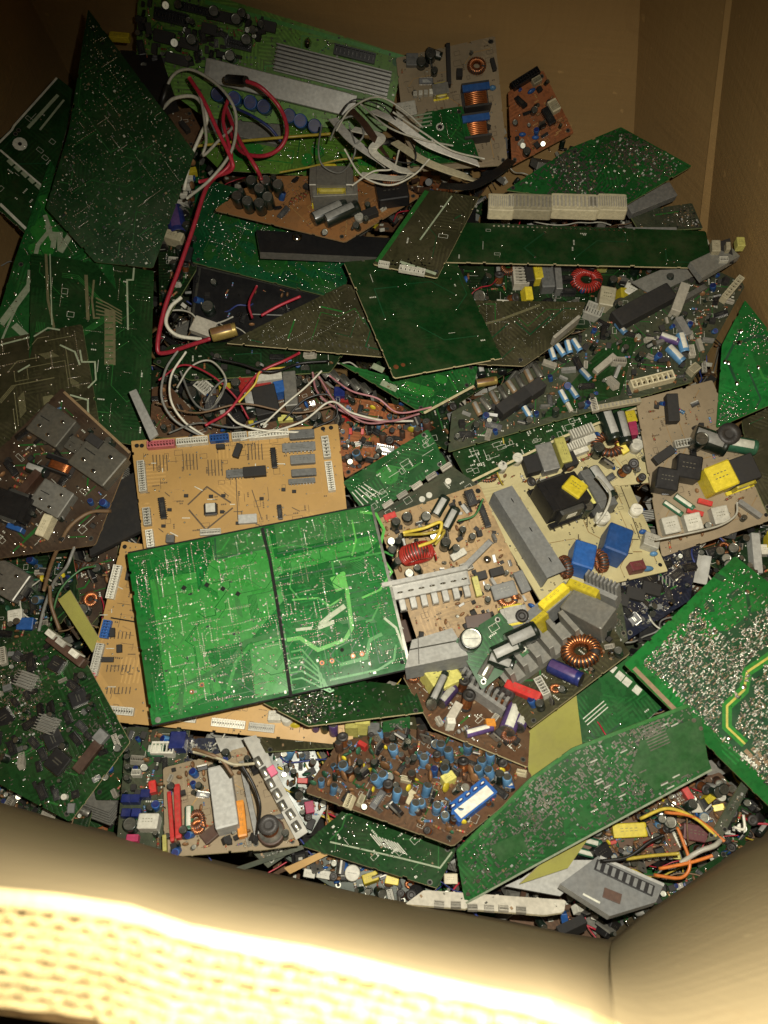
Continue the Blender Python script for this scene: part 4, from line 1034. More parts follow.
b.put('slabalu', 748, 510, 35, 26, 5, 7); b.scatter(20, MIX_SMALL)
for x, y in ((655,545),(766,515),(716,525)): b.dot(x, y, 2)

b = Board('power_supply_board', 'small power board with a flat grey heat sink, yellow tape and a glowing copper toroid', [(498,682),(590,594),(630,653),(530,728)], .095, 'olive', 'edge_pale', tilt=(.28,-.22), cat='power board', pr=P_COMP)
b.put('finsdull', 540, 655, 50, 26, 88, 26); b.put('slabdull', 590, 622, 28, 44, 26, 27); b.put('filmyellow', 585, 604, 22, 30, 8, 31); b.put('filmyellow', 557, 612, -40, 32, 8, 31); b.put('filmyellow', 541, 634, -40, 22, 6, 29); b.put('plategrey', 545, 620, -40, 68, 14, 22)
b.put('tor', 582, 656, 0, 38, 34, 20); b.put('lyingnavy', 566, 676, 25, 34, 15, 15); b.put('filmred', 524, 694, 22, 36, 9, 10); b.put('conn', 543, 690, 60, 20, 8, 10); b.put('slotalu', 603, 598, 25, 34, 12, 30)
b.put('tor', 556, 690, 0, 12, 10, 6); b.put('screw', 612, 655, 0, 8, 8, 8); b.put('cap', 541, 708, 0, 9, 9, 12); b.scatter(10, MIX_SMALL)

b = Board('power_supply_board', 'pale power board crowded with a comb heat sink, lime block and dark capacitors', [(403,676),(466,626),(532,700),(528,767),(432,728)], .075, 'brown', 'edge_pale', tilt=(-.12,-.32), cat='power board', pr=P_COMP)
b.put('slotalu', 462, 672, 32, 44, 9, 22); b.put('slotalu', 480, 698, 35, 52, 10, 22); b.put('filmpale', 440, 684, -25, 30, 26, 18); b.put('lying', 436, 697, -65, 34, 11, 22); b.put('lyingpurple', 446, 700, -50, 22, 11, 14)
b.put('coil', 465, 707, 0, 12, 12, 22); b.put('coildark', 461, 690, 0, 11, 11, 18); b.put('slabwhite', 453, 716, -60, 20, 8, 10); b.put('filmwhite', 449, 728, 0, 8, 6, 14); b.put('lyingpurple', 478, 733, -15, 28, 8, 9); b.put('filmorange', 489, 727, 0, 9, 8, 9); b.put('resgrey', 462, 731, -30, 18, 6, 6)
b.put('coil', 502, 705, 0, 15, 15, 22); b.put('coildark', 495, 703, 0, 11, 11, 20); b.put('lyingpurple', 510, 722, -70, 32, 16, 17); b.put('lyingpurple', 521, 722, -65, 26, 13, 17); b.put('tordark', 508, 738, 0, 16, 14, 8); b.put('coildark', 418, 674, 20, 14, 12, 16); b.put('tor', 412, 680, 20, 12, 10, 8)
b.scatter(20, MIX_SMALL)

b = Board('aluminium_case', 'boxy grey metal housing lying below the comb heat sink', [(405,668),(412,640),(452,628),(468,655)], .10, 'greylight', 'grey', tilt=(.1,-.35), thick=.022, cat='metal housing'); b.line([(409,650),(462,640)], 1.5, 'tin_dull'); b.line([(418,636),(419,664)], .8, 'steel')
b = Board('circuit_board', 'dark green board with large black capacitors beside the grey metal housing', [(455,640),(500,612),(532,650),(482,690)], .10, 'greenmid', cat='circuit board', lim=.2, pr=P_COMP)
b.put('cap', 469, 642, 0, 22, 22, 24); b.put('lying', 505, 651, -25, 30, 18, 20); b.put('lying', 520, 638, -25, 32, 20, 22); b.put('lying', 500, 662, 20, 26, 16, 14); b.put('lyingalu', 487, 668, -60, 22, 12, 10)

b = Board('circuit_board', 'big bright green board at the right edge, dense with silver solder and one yellow track', [(735,556),(624,664),(775,812),(905,690)], .115, 'green', lim=.25, lam=.7,
          pr=dict(tracks=3, tmat=('track_dark',), tw=(.002,.004), pads=0, rowpads=0, holes=0), thick=.002)
bb = b
b.area_px([(648,664),(776,788),(905,690),(800,602),(752,612),(716,640),(690,632)], 'track_dark')
for _ in range(8500):
    q = b.rnd(.003)
    if not q: continue
    # keep the clean margin and the field of the yellow track free
    P3 = b.o + b.x*q[0] + b.y*q[1]; v = P3 - CAM; f = np.array([0, CP, -SP]); u = np.array([0, SP, CP]); sx = 384+FPX*v[0]/(v@f); sy = 512-FPX*(v@u)/(v@f)
    da = (sx-735)*(-.70)+(sy-556)*(-.715)  # unused
    along = ((sx-624)*.714+(sy-664)*.70); across = ((sx-624)*.70-(sy-664)*.714)
    if across < 14 or along < 12: continue
    edge_free = across > 90 and along < 62
    if edge_free and b.r.random() < .8: continue
    tr = min(math.hypot(sx-x, sy-y) for x, y in ((768,655),(755,668),(745,690),(732,705),(728,718),(727,730),(736,738),(745,746)))
    if tr < 9: continue
    if b.r.random() < .62: b.blob(q[0], q[1], b.r.uniform(.0006,.0014), b.r.uniform(.0006,.0014), 'tin')
    else: b.bit(q[0], q[1], b.r.choice((.002,.003,.0045)), .0011, .0006, b.ang(sx, sy, -45), b.r.choice(('tin_dull','tin_dull','silk','smdbrown','black')))
b.line([(790,640),(768,658),(747,672),(744,690),(727,706),(727,727),(745,744)], 9, 'track_light'); b.line([(790,640),(768,658),(747,672),(744,690),(727,706),(727,727),(745,744)], 2.2, 'track_gold')
for p in (((690,620),(700,608)),((708,600),(712,612)),((688,630),(705,625)),((728,598),(740,590)),((715,575),(725,580))): b.line(p, 6, 'track_dark')
for p in (((745,750),(760,765)),((752,748),(775,772)),((634,668),(700,735))): b.line(p, 4.5, 'smdbrown')
b.line([(740,753),(757,768)], 4, 'silk')
for x, y in ((673,601),(640,640),(716,570)): b.dot(x, y, 2.4)

b = Board('circuit_board', 'long green board with rows of tiny silver parts, slanting at the bottom centre', [(456,850),(530,778),(572,748),(688,704),(712,770),(600,830),(465,904)], .10, 'greenmid', tilt=(.10,.34), pr=dict(P_SPECK, smd=260, patches=560, psz=1.25, clusters=5, holes=0))
b.area_px([(640,740),(700,715),(708,765),(655,790),(630,770)], 'track_mid'); b.area_px([(490,845),(520,832),(528,848),(500,862)], 'track_mid')
for k in range(26):
    x, y = 585+b.r.uniform(0,100), 722+b.r.uniform(0,90); 
    if b.inp(*b.loc(x, y)): b.line([(x, y),(x+7, y-3.4)], 1.3, b.r.choice(('tin_dull','silk')))
for i in range(9): b.line([(640+i*0+i*1.2, 728+i*2.8),(660+i*1.2, 719+i*2.8)], 1.2, 'tin_dull')
b.line([(458,851),(531,779),(573,749),(688,705)], 3.5, 'track_light'); b.line([(466,902),(600,829),(711,769)], 2, 'track_pale')
for x, y in ((468,893),(478,880),(700,728),(693,720)): b.dot(x, y, 2.2, 'tin')

b = Board('circuit_board', 'plain green board with white marking patches under the toroid power board', [(560,705),(630,655),(672,700),(590,762)], .03, 'greenmid', lim=.2, pr=P_PLAIN)
for x, y in ((612,668),(620,676),(627,682),(637,690)): b.rect(*b.loc(x, y), .009, .009, b.ang(x, y, 40), 'silk')
for k in range(3): b.line([(583+k*2,719+k*3),(604+k*2,701+k*3)], 1, 'silk')
b = Board('insulating_plate', 'flat olive yellow plate between the power boards and the long green board', [(522,722),(576,692),(583,750),(530,780)], .05, 'oliveflat', 'edge_pale', lim=.2, cat='plate')
b = Board('insulating_plate', 'olive yellow plate poking out beneath the long green board', [(520,884),(560,846),(590,836),(568,868)], .055, 'oliveflat', 'edge_pale', lim=.2, cat='plate')

b = Board('circuit_board', 'small bright green board standing at the right wall, shiny solder on wide tracks', [(745,300),(722,345),(716,428),(770,405),(800,370)], .10, 'green', tilt=(.5,.25), pr=dict(tracks=10, tmat=('track_dark','track_light'), tw=(.002,.005), pads=230, clusters=3, patches=60, holes=0))

# --- bottom
b = Board('circuit_board', 'green board with silver solder underside, white parts along its lower edge', [(262,702),(352,680),(414,686),(424,712),(308,726)], .085, 'greendark', 'edge_pale', tilt=(0,-.4), pr=dict(P_SPECK, smd=200, pads=220))
b = Board('circuit_board', 'narrow board edge carrying white, yellow and purple capacitors in a row', [(255,724),(415,716),(420,742),(262,752)], .045, 'olive', tilt=(0,-.35), pr=P_COMP)
for k, x, y, w, d, h in (('filmwhite',276,724,12,10,16),('capwhite',288,726,11,11,16),('discyellow',296,730,12,6,12),('cappurple',316,732,8,8,18),('cap',325,733,8,8,18),('cappurple',334,735,9,9,20),('filmpale',352,733,12,10,18),('filmpale',363,730,14,12,22),('relaygrey',374,738,11,12,18),('filmbrown',305,728,8,8,10),('connblack',262,722,12,8,10)): b.put(k, x, y, 0, w, d, h)
b.row('trans', (398,735),(420,750), 4, 40, 8, 6, 14, 1)
b = Board('circuit_board', 'upright pale green board with silver patches behind the brown tv board', [(383,722),(410,716),(410,748),(381,756)], .05, 'greenmid', tilt=(0,.5), pr=dict(P_SPECK, smd=200, patches=500))
b = Board('television_board', 'dark brown board crowded with sky blue capacitors, orange discs and a blue module', [(305,792),(338,742),(405,728),(500,742),(532,775),(500,808),(453,846)], .085, 'brown', 'edge_pale', tilt=(0,-.4), pr=P_COMP)
b.put('dip', 471, 804, -38, 50, 20, 12)
for x, y in ((396,800),(413,812),(436,812),(447,777),(395,755),(424,765),(482,770),(467,752),(507,786),(490,762),(450,760),(441,752)): b.put('capsky', x, y, 0, 9, 9, 15, tx=b.r.uniform(-.2,.2), ty=b.r.uniform(-.2,.2))
for x, y in ((340,764),(350,768),(344,780),(385,770),(430,780),(470,775)): b.put('disc', x, y, b.r.uniform(0,90), 12, 5, 14)
b.put('filmpale', 448, 783, -30, 13, 9, 12); b.put('lyingblue', 508, 784, 70, 18, 8, 8); b.put('capblue', 434, 775, 0, 7, 7, 12); b.put('coil', 388, 790, 0, 10, 10, 12)
b.scatter(120, MIX_TV)
b = Board('circuit_board', 'dark green board with a thin pale outline track below the brown board', [(302,846),(348,806),(440,826),(456,850),(437,888)], .055, 'greendark', 'edge_pale', tilt=(0,-.25), pr=dict(P_COMP, pads=120))
b.line([(330,840),(342,828),(346,815),(365,812)], 1.6, 'track_mid'); b.line([(330,842),(400,858),(440,868),(452,852)], 1.6, 'track_pale')
for k in range(10): b.line([(370+k*3,834+k*1),(380+k*3,846+k*1)], 1, 'silk')

b = Board('power_supply_board', 'stained beige board with a long grey transformer block and an orange strip', [(163,768),(252,745),(300,845),(262,850),(165,857)], .08, 'beige', 'edge_pale', tilt=(0,-.22), cat='power board', pr=P_TAN)
b.put('slabgrey', 226, 803, 82, 62, 22, 22, 'long grey sleeve'); b.put('filmorange', 242, 821, 84, 36, 9, 9); b.put('capbrown', 272, 834, 0, 28, 28, 10); b.put('coildark', 271, 832, 20, 20, 20, 24); b.put('tordark', 197, 822, 0, 18, 22, 10); b.put('tor', 199, 828, 0, 16, 16, 9)
b.put('filmred', 179, 813, 88, 54, 6, 8); b.put('filmred', 172, 818, 86, 50, 4, 7); b.put('lyinggreen', 190, 820, 90, 24, 9, 9); b.put('slabalu', 250, 800, 78, 76, 5, 10); b.put('filmpale', 166, 845, 88, 16, 4, 8); b.put('slabbrown', 212, 835, -40, 20, 12, 6)
b.scatter(40, MIX_SMALL)
b = Board('circuit_board', 'pale green board with royal blue coils and a white relay at the lower left', [(127,727),(190,728),(172,850),(116,849)], .055, 'greygreen', 'edge_pale', tilt=(0,-.2), pr=P_COMP)
for x, y in ((128,801),(137,801),(128,815),(138,815),(147,796)): b.put('filmdeep', x, y, 0, 9, 8, 9)
b.put('relaywhite', 151, 825, 0, 20, 15, 14); b.put('filmdeep', 180, 745, 0, 15, 17, 14); b.put('conn', 165, 752, 0, 22, 12, 12); b.put('lyinggreen', 158, 752, 0, 16, 14, 10); b.put('filmmagenta', 134, 840, 0, 12, 7, 8); b.put('cap', 133, 828, 0, 14, 14, 14); b.put('filmred', 154, 789, 85, 12, 7, 8); b.put('conn', 138, 775, 0, 9, 6, 8)
b.row('cap', (127,742),(129,780), 5, 0, 6, 6, 9, 1); b.scatter(30, MIX_SMALL)
b = Board('circuit_board', 'dark navy board with small chips half hidden above the grey sleeve block', [(180,738),(246,738),(250,770),(180,775)], .03, 'navy', lim=.2, pr=P_SPECK)
b = Board('metal_rack_strip', 'thin silver metal rack strip slanting down beside the stained beige board', [(243,738),(256,735),(308,832),(296,840)], .09, 'alu_dull', 'steel', lim=.15, thick=.01, cat='metal strip')
b.row('lyingalu', (258,762),(296,826), 7, 60, 10, 8, 6, 1); b.put('filmmagenta', 272, 772, 60, 10, 8, 8)
b = Board('circuit_board', 'dark board with pink and silver bits between the metal strip and the tv board', [(256,735),(310,735),(330,800),(310,835)], .02, 'greendark', lim=.1, pr=P_COMP)
b.scatter(34, MIX_TV+[('filmmagenta',6,9,7,8),('slabdull',4,14,4,6),('filmwhite',1,9,6,8),('slabblack',4,9,6,6)])
b = Board('metal_plate', 'light grey metal plate behind the stained beige board', [(215,738),(262,738),(282,790),(240,800)], .045, 'alu_dull', 'alu', lim=.1, cat='metal plate')

b = Board('main_board', 'green board with two silver clips and a large square chip at the lower left', [(-12,655),(45,624),(86,662),(130,742),(70,822),(-12,778)], .07, 'greendark', 'edge_pale', tilt=(.06,.10), pr=dict(P_SPECK, smd=170))
b.put('quad', 59, 762, 40, 24, 24, 5); b.put('quad', 58, 665, 30, 16, 16, 5); b.put('finsdull', 28, 681, 20, 18, 16, 10); b.put('finsdull', 49, 725, 20, 20, 17, 10); b.put('slabbrown', 90, 757, -52, 34, 10, 8); b.put('relaygrey', 103, 737, -50, 12, 12, 8); b.put('slabbrown', 70, 652, 38, 46, 9, 12)
for k, (x, y) in enumerate(((57,637),(67,645),(80,656))): b.put('filmwhite', x, y, 38, 10, 6, 16)
b.put('capwhite', 66, 797, 0, 6, 6, 6); b.scatter(36, MIX_SMD)
b = Board('circuit_board', 'dark brownish board tucked under the silver clip board along the near wall', [(-12,770),(20,778),(92,812),(88,828),(10,815),(-12,806)], .03, 'greenblack', tilt=(0,.1), pr=P_SPECK)
b.scatter(20, MIX_SMALL); b.put('lyingalu', 74, 806, 25, 40, 8, 8)
b = Board('circuit_board', 'dark green board with a pale diagonal strip, left of the blue coil board', [(88,752),(126,728),(124,800),(96,800)], .02, 'greendark', lim=.15, pr=P_PLAIN); b.scatter(8, MIX_SMALL)

# --- left
b = Board('circuit_board', 'tall dark green board covered in solder dots standing in the far left corner', [(88,9),(195,153),(153,268),(95,262),(46,208),(69,130)], .17, 'greendark', tilt=(-.30,.55), pr=dict(P_DARKSOLD, pads=260, rowpads=9, tracks=30, patches=40, smd=60, tmat=('track_mid','flatgreen'), tw=(.0006,.0012), pr=(.0005,.0009), holes=0), edge='edge_green')
b = Board('circuit_board', 'slotted green board with a white rim against the left wall', [(57,77),(76,92),(42,225),(26,234),(-22,192),(-12,150),(12,128),(16,124)], .14, 'greendark', 'silk', tilt=(-.25,.35), pr=dict(P_PLAIN, silk=12))
b.line([(57,78),(14,126),(12,130),(0,142),(-12,151)], 2, 'silk'); b.line([(0,150),(42,186)], 2, 'silk'); b.line([(0,204),(27,230)], 3, 'silk'); b.line([(28,128),(58,95)], 3.2, 'track_pale'); b.line([(40,130),(64,100)], 2, 'track_pale')
b.dot(20,144,7,'silk'); b.dot(20,144,2)
for k in range(5): b.line([(8+k*7,160+k*6),(13+k*7,165+k*6)], 4, 'track_pale')
b = Board('circuit_board', 'green board with wide pale shield tracks between the two big left boards', [(50,160),(112,262),(118,300),(40,352),(-10,342),(14,262)], .11, 'greenmid', tilt=(-.15,.3), pr=dict(P_SOLDER, pads=60))
for pts, w in ((((45,215),(50,230),(38,245),(34,262)),4),(((47,225),(53,240)),5),(((55,232),(53,248)),5),(((60,232),(60,250)),5),(((72,232),(60,252)),6),(((30,270),(28,290),(2,325)),4),(((14,325),(28,338)),7),(((0,322),(28,285)),3),(((20,300),(6,330),(2,340)),2)): b.line(pts, w, 'track_pale')
b = Board('circuit_board', 'upright rectangular green board with stepped pale tracks near the left wall', [(31,253),(154,271),(149,448),(28,424)], .10, 'greendark', lim=.3, pr=dict(P_PLAIN, tracks=6, bus=3, tmat=('track_mid',), tw=(.0007,.0012), pads=24, rowpads=5))
for pts, w in ((((46,254),(48,300),(54,328)),2.4),(((50,254),(52,325)),1),(((134,268),(133,280),(127,280),(128,330)),1.6),(((94,280),(92,300),(94,318),(100,318)),1.8),(((110,310),(110,365)),10),(((86,275),(88,320)),3)): b.line(pts, w, 'track_olive' if w > 1.7 else 'track_pale')
for i in range(9): b.line([(105,317+i*6),(113,317+i*6)], 1, 'track_mid')
for k in range(5): b.line([(96,298+k*4),(108,304+k*3),(122,312+k*3)], 1.4, 'track_olive')
b = Board('circuit_board', 'murky olive board with maze like tracks leaning at the left wall', [(-15,342),(82,324),(99,422),(62,478),(-15,478)], .115, 'olive', tilt=(-.05,.15), pr=dict(P_SOLDER, tmat=('track_olive',), tw=(.0008,.0013), bus=8, pads=30, pours=1))
for pts in (((0,345),(35,336),(48,328),(60,330)),((60,345),(75,352),(80,365)),((80,350),(82,362),(95,362),(96,380),(88,388)),((18,372),(30,365)),((28,425),(40,410)),((70,395),(88,400),(88,420))): b.line(pts, 1.6, 'track_pale')
b = Board('tuner_board', 'brown tuner board with dull metal shield cans at the left', [(62,388),(131,452),(95,545),(-14,560),(-14,462)], .125, 'brownshaded', 'edge_brown', tilt=(0,.14), cat='tuner board', pr=P_COMP)
b.put('candark', 56, 430, 32, 36, 32, 12); b.put('candark', 79, 449, 32, 20, 14, 8); b.put('candark', 102, 465, 35, 44, 36, 14); b.put('slabblack', 100, 447, 35, 16, 9, 17); b.put('candull', 56, 502, 28, 34, 28, 12); b.put('xfblack', 18, 510, 20, 34, 34, 16); b.put('filmivory', 49, 529, -65, 22, 9, 14)
b.put('lying', 40, 472, 20, 20, 11, 11); b.put('chokeblack', 62, 468, 20, 26, 15, 12); b.put('slabbrown', 32, 488, -50, 32, 8, 12); b.row('res', (12,500),(28,470), 6, 20, 11, 5, 5); b.put('filmblue', 18, 530, 20, 16, 5, 9)
b.scatter(30, MIX_SMALL)
b.line([(64,392),(130,453)], 2.4, 'edge_brown')
b = Board('tuner_board', 'dull metal tuner can with wires on a dark board at the left edge', [(-14,545),(70,540),(80,600),(45,640),(-14,650)], .04, 'greenblack', lim=.15, cat='tuner board', pr=P_COMP)
b.put('can', 12, 583, 30, 40, 30, 16); b.put('relaywhite', 18, 617, -10, 14, 12, 8); b.put('filmblue', 28, 625, 0, 16, 12, 8); b.scatter(46, MIX_SMALL+MIX_TV)
b = Board('circuit_board', 'brown board scrap with components left of the lower tan board', [(58,530),(122,512),(112,600),(78,640),(48,600)], .015, 'brownshaded', tilt=(0,.12), pr=P_COMP); b.put('tor', 92, 600, 0, 16, 16, 8); b.put('cap', 86, 612, 0, 12, 12, 12); b.scatter(26, MIX_PSU)
b = Board('plastic_cover', 'black plastic cover wedged left of the upper tan board', [(85,500),(138,470),(142,530),(90,556)], .06, 'blackmat', 'blackmat', lim=.1, thick=.006, cat='plastic cover')
b = Board('plastic_strip', 'slim pale green plastic strip leaning on the tall green board', [(129,392),(136,389),(158,434),(150,440)], .13, 'greylight', 'greylight', lim=.1, thick=.003, cat='plastic strip')
b = Board('bracket', 'olive board strip beneath the wires at the lower left', [(58,600),(70,590),(100,640),(92,652)], .06, 'oliveflat', 'edge_pale', lim=.1, cat='board scrap')
# --- top
b = Board('driver_board', 'lime green board with long aluminium heat sinks leaning on the back wall', [(138,-14),(210,-6),(406,56),(386,132),(205,118),(136,66)], .15, 'lime', 'track_lime', tilt=(0,1.0), cat='driver board', pr=dict(tracks=5, tmat=('track_mid','track_lime'), smd=70, pads=50, silk=20, silkmat='silk_dark', holes=0, smats=('black','black','greenp','tin_dull')))
b.put('finssilver', 333, 72, 14, 122, 26, 14); b.put('slabsilver', 282, 90, 14, 158, 22, 14, 'smooth aluminium bar'); b.put('connblack', 355, 55, 14, 44, 10, 8); b.put('screw', 308, 44, 14, 8, 10, 12)
for x, y in ((221,97),(237,101),(253,105),(266,109),(291,118),(302,123),(316,128)): b.put('capblue', x, y, 0, 14, 14, 20)
for x, y, w, h in ((172,18,36,12),(195,10,40,8),(165,38,22,12),(210,30,16,10),(190,45,20,10),(240,46,26,8),(225,18,24,10),(178,60,24,10),(268,27,18,10)): b.put('connblack' if w > 25 else 'slabblack', x, y, 14, w, h, 6)
for x, y in ((216,14),(194,42),(248,42),(238,22),(232,58)): b.put('cap', x, y, 0, 11, 11, 14)
b.scatter(60, [('chip',3,12,8,4),('cap',3,8,8,10),('slabblack',5,9,5,5),('res',3,9,3,3)], area=[(140,0),(270,20),(262,60),(140,70)])
b.line([(205,2),(405,58)], 4, 'track_lime'); b.dot(272,27,3); b.dot(396,62,4,'track_mid')
b = Board('circuit_board', 'grey green board with a smooth metal plate below the blue capacitors', [(205,112),(330,128),(400,150),(370,180),(220,170),(200,150)], .07, 'lime', tilt=(0,.35), pr=P_SOLDER); b.put('slabsilver', 245, 130, 12, 76, 22, 6)
b = Board('power_supply_board', 'beige board with two orange wound chokes standing against the back wall', [(396,58),(495,36),(508,165),(408,172)], .13, 'beige', 'edge_pale', lim=.2, tilt=(0,.55), cat='power board', pr=P_TAN)
for y in (102, 132): b.put('choke', 475, y, -8, 27, 24, 18)
b.put('tor', 476, 69, 0, 19, 17, 12); b.put('slabblack', 448, 68, 88, 40, 4, 10); b.put('cap', 430, 59, 0, 11, 11, 12); b.put('cap', 421, 66, 0, 10, 10, 10); b.put('cap', 434, 74, 0, 7, 7, 9); b.put('slabblack', 459, 76, 0, 6, 8, 8); b.put('lying', 434, 56, 20, 16, 9, 8)
b.put('xfyellow', 440, 93, -10, 16, 15, 10); b.row('filmwhite', (415,96),(431,94), 4, 0, 4, 5, 6); b.put('discsky', 492, 90, 0, 8, 6, 8); b.put('slabblack', 493, 66, 75, 12, 4, 5); b.put('relaygrey', 412, 62, 0, 12, 12, 6); b.put('relaywhite', 406, 112, -10, 20, 14, 8)
b.scatter(14, MIX_SMALL); b.dot(490,42,2)
b = Board('circuit_board', 'orange brown board with small parts leaning on the back wall', [(508,92),(543,70),(574,133),(512,166)], .11, 'orange', 'track_tan', tilt=(.05,.5), pr=dict(P_TAN, silkmat='track_tan', silk=30))
b.put('connblack', 525, 81, -32, 30, 7, 8); b.put('connivory', 536, 83, -30, 9, 6, 7); b.put('discblue', 531, 93, -30, 10, 5, 7); b.put('connivory', 553, 109, -30, 9, 12, 8); b.put('chip', 548, 118, 60, 18, 10, 6); b.put('discblue', 522, 136, 0, 8, 5, 6); b.put('discblue', 535, 139, 0, 8, 5, 6); b.put('cap', 526, 154, 0, 8, 8, 8); b.scatter(16, MIX_SMALL)
b = Board('circuit_board', 'small dark green board overlapping the beige choke board, behind the white ribbon cables', [(425,112),(462,106),(480,160),(410,166)], .13, 'greenmid', lim=.1, tilt=(0,.4), pr=P_SOLDER)
for k in range(4): b.line([(414,116+k*4),(432,113+k*4)], 1.6, 'track_pale')
b.dot(440,127,4,'silk'); b.dot(440,127,2.4); b.dot(446,150,4,'silk'); b.dot(446,150,2.4)
b = Board('circuit_board', 'grey speckled green board at the back right corner', [(621,127),(692,166),(624,206),(506,190),(570,148)], .13, 'greenmid', tilt=(.05,.22), pr=dict(P_SPECK, smd=240, patches=420, psz=1.7, smats=('silk','greylight','tin_dull','smdbrown')))
b = Board('circuit_board', 'green board edge at the back right beside the metal bracket', [(628,212),(692,203),(703,228),(640,232)], .07, 'greygreen', tilt=(0,.2), pr=P_SPECK); b.put('slabalu', 648, 203, -22, 48, 16, 8); b.put('slabalu', 651, 231, 0, 46, 4, 3)
b = Board('circuit_board', 'long dark green strip board with ivory connectors along its far edge', [(450,222),(706,231),(712,268),(446,262)], .115, 'greenplain', 'edge_pale', lim=.15, pr=dict(P_PLAIN, holes=0))
for x, w in ((500,22),(528,38),(573,40),(610,24)): b.put('strip', x, 211, 2, w, 19, 12) 
b.put('stripwhite', 590, 211, 2, 8, 17, 12)
for i in range(28): b.dot(494+i*4.8, 226+i*.18, 1, 'tin', 6)
b = Board('circuit_board', 'narrow brown stained green board pointing down over the long strip board', [(425,189),(479,197),(452,250),(437,278),(373,264)], .15, 'olive', 'edge_pale', tilt=(0,.1), pr=dict(P_PLAIN, pads=30)); b.line([(452,196),(420,240)], 1.4, 'track_pale'); b.line([(427,191),(377,262)], 4, 'track_mid'); b.line([(400,262),(436,274)], 3, 'track_pale')
b.put('conn', 412, 272, 10, 24, 6, 4); b.put('conn', 384, 266, 10, 10, 5, 4)
for i in range(26): b.dot(385+b.r.uniform(0,48), 262+b.r.uniform(-6,8)*.6+(i%5), 1, 'tin', 6)
b = Board('power_supply_board', 'rust brown board with silver capacitors and a yellow taped transformer at the top centre', [(214,210),(262,176),(385,176),(420,196),(345,242)], .115, 'rust', 'edge_brown', tilt=(0,.12), cat='power board', pr=dict(P_TAN, tracks=8))
b.put('xfyellow', 333, 196, 0, 38, 28, 26); b.put('slabdull', 336, 203, -3, 40, 14, 18); b.put('lying', 330, 217, -25, 34, 13, 13); b.put('lying', 342, 219, -25, 34, 13, 13); b.put('relayblack', 392, 198, -8, 28, 22, 12); b.put('tor', 392, 190, 0, 18, 10, 18)
for x, y in ((240,205),(250,210),(262,212),(270,206),(280,194),(262,198),(254,190),(268,190)): b.put('cap', x, y, 0, 10, 10, 17, tx=.2)
b.row('res', (292,203),(306,196), 4, -60, 10, 5, 5); b.put('slabblack', 370, 216, -20, 14, 8, 6); b.put('capwhite', 359, 220, 0, 8, 8, 6); b.put('filmyellow', 329, 187, 0, 16, 9, 24); b.scatter(16, MIX_SMALL)
b = Board('metal_bar', 'long black metal bar with one bright screw under the rust brown board', [(256,230),(392,238),(395,258),(260,252)], .10, 'black', 'steel', lim=.1, thick=.012, cat='metal bar'); b.put('screw', 297, 238, 0, 9, 9, 4)
b = Board('circuit_board', 'green board with shiny solder between the red cable and the black bar', [(196,176),(262,196),(352,262),(342,300),(192,262)], .06, 'teal', tilt=(0,.15), pr=dict(P_SOLDER, pads=170, tmat=('track_mid','track_light')))
for pts in (((230,240),(250,262),(290,268),(330,292)),((232,228),(240,238),(270,240),(300,262)),((290,250),(310,268),(328,262)),((222,250),(240,268))): b.line(pts, 6, 'track_mid')
b = Board('circuit_board', 'smooth dark green board pointing down at the centre, nearly bare', [(344,262),(452,252),(502,358),(394,378)], .13, 'greenplain', 'edge_pale', lim=.2, pr=dict(P_PLAIN, holes=0, silk=2)); b.dot(396,367,2.4,'copper_dark'); b.dot(403,365,2,'copper_dark')
b = Board('circuit_board', 'olive board with fine gold dots, left of the smooth dark green board', [(226,343),(345,284),(460,306),(440,362)], .105, 'olive', 'edge_pale', tilt=(0,.15), pr=dict(P_DARKSOLD, pads=120, pmat='tin_dull', pr=(.0006,.001)))
for k in range(16): b.line([(262+k*7,334+k*.9),(263+k*7,337+k*.9)], 1.2, 'tin_dull')
b = Board('circuit_board', 'olive brown board with dots, right of the smooth dark green board', [(452,300),(586,302),(575,330),(524,366),(440,362)], .11, 'olive', 'edge_pale', tilt=(0,.15), pr=dict(P_DARKSOLD, pads=120, pmat='tin_dull', pr=(.0006,.001)))
b.line([(480,325),(500,320),(540,305)], 2.4, 'track_olive'); b.put('slabwhite', 564, 334, -40, 34, 3, 14)
b = Board('circuit_board', 'green board with black chips and pale blocks under the long strip board', [(440,262),(716,268),(735,300),(600,330),(440,318)], .035, 'greenblack', tilt=(0,.14), pr=P_COMP)
b.put('torred', 585, 283, 0, 30, 27, 10); b.put('tor', 507, 270, 0, 16, 18, 10); b.put('conndirty', 519, 278, 85, 26, 14, 10); b.put('filmyellow', 536, 277, 80, 20, 8, 12); b.put('slabblack', 527, 277, 80, 24, 7, 12); b.put('relaygrey', 545, 282, 82, 26, 12, 12); b.put('slabalu', 556, 283, 85, 28, 6, 12); b.row('chip', (567,270),(567,295), 3, 0, 14, 7, 8)
b.put('filmpale', 600, 270, 0, 10, 6, 8); b.put('filmivory', 604, 304, 10, 14, 20, 14); b.put('conn', 592, 315, 20, 16, 14, 10); b.put('relaywhite', 630, 296, 25, 16, 14, 12); b.put('cap', 611, 285, 0, 8, 8, 10); b.scatter(44, MIX_PSU)
b = Board('metal_plate', 'pale metal heat sink plate at the right under the long strip board', [(632,282),(660,270),(700,268),(698,274),(660,292),(648,292)], .095, 'alu_dull', 'alu', tilt=(0,.14), cat='metal plate')
b = Board('amplifier_board', 'big dull board stretching to the right wall, its near edge a row of ivory connectors', [(448,452),(452,412),(560,352),(620,300),(690,258),(746,284),(692,382)], .085, 'greygreen', 'edge_green', tilt=(.02,.12), pr=dict(P_COMP, smd=80))
b.area_px([(540,420),(600,350),(640,330),(620,395)], 'mask_greendark')
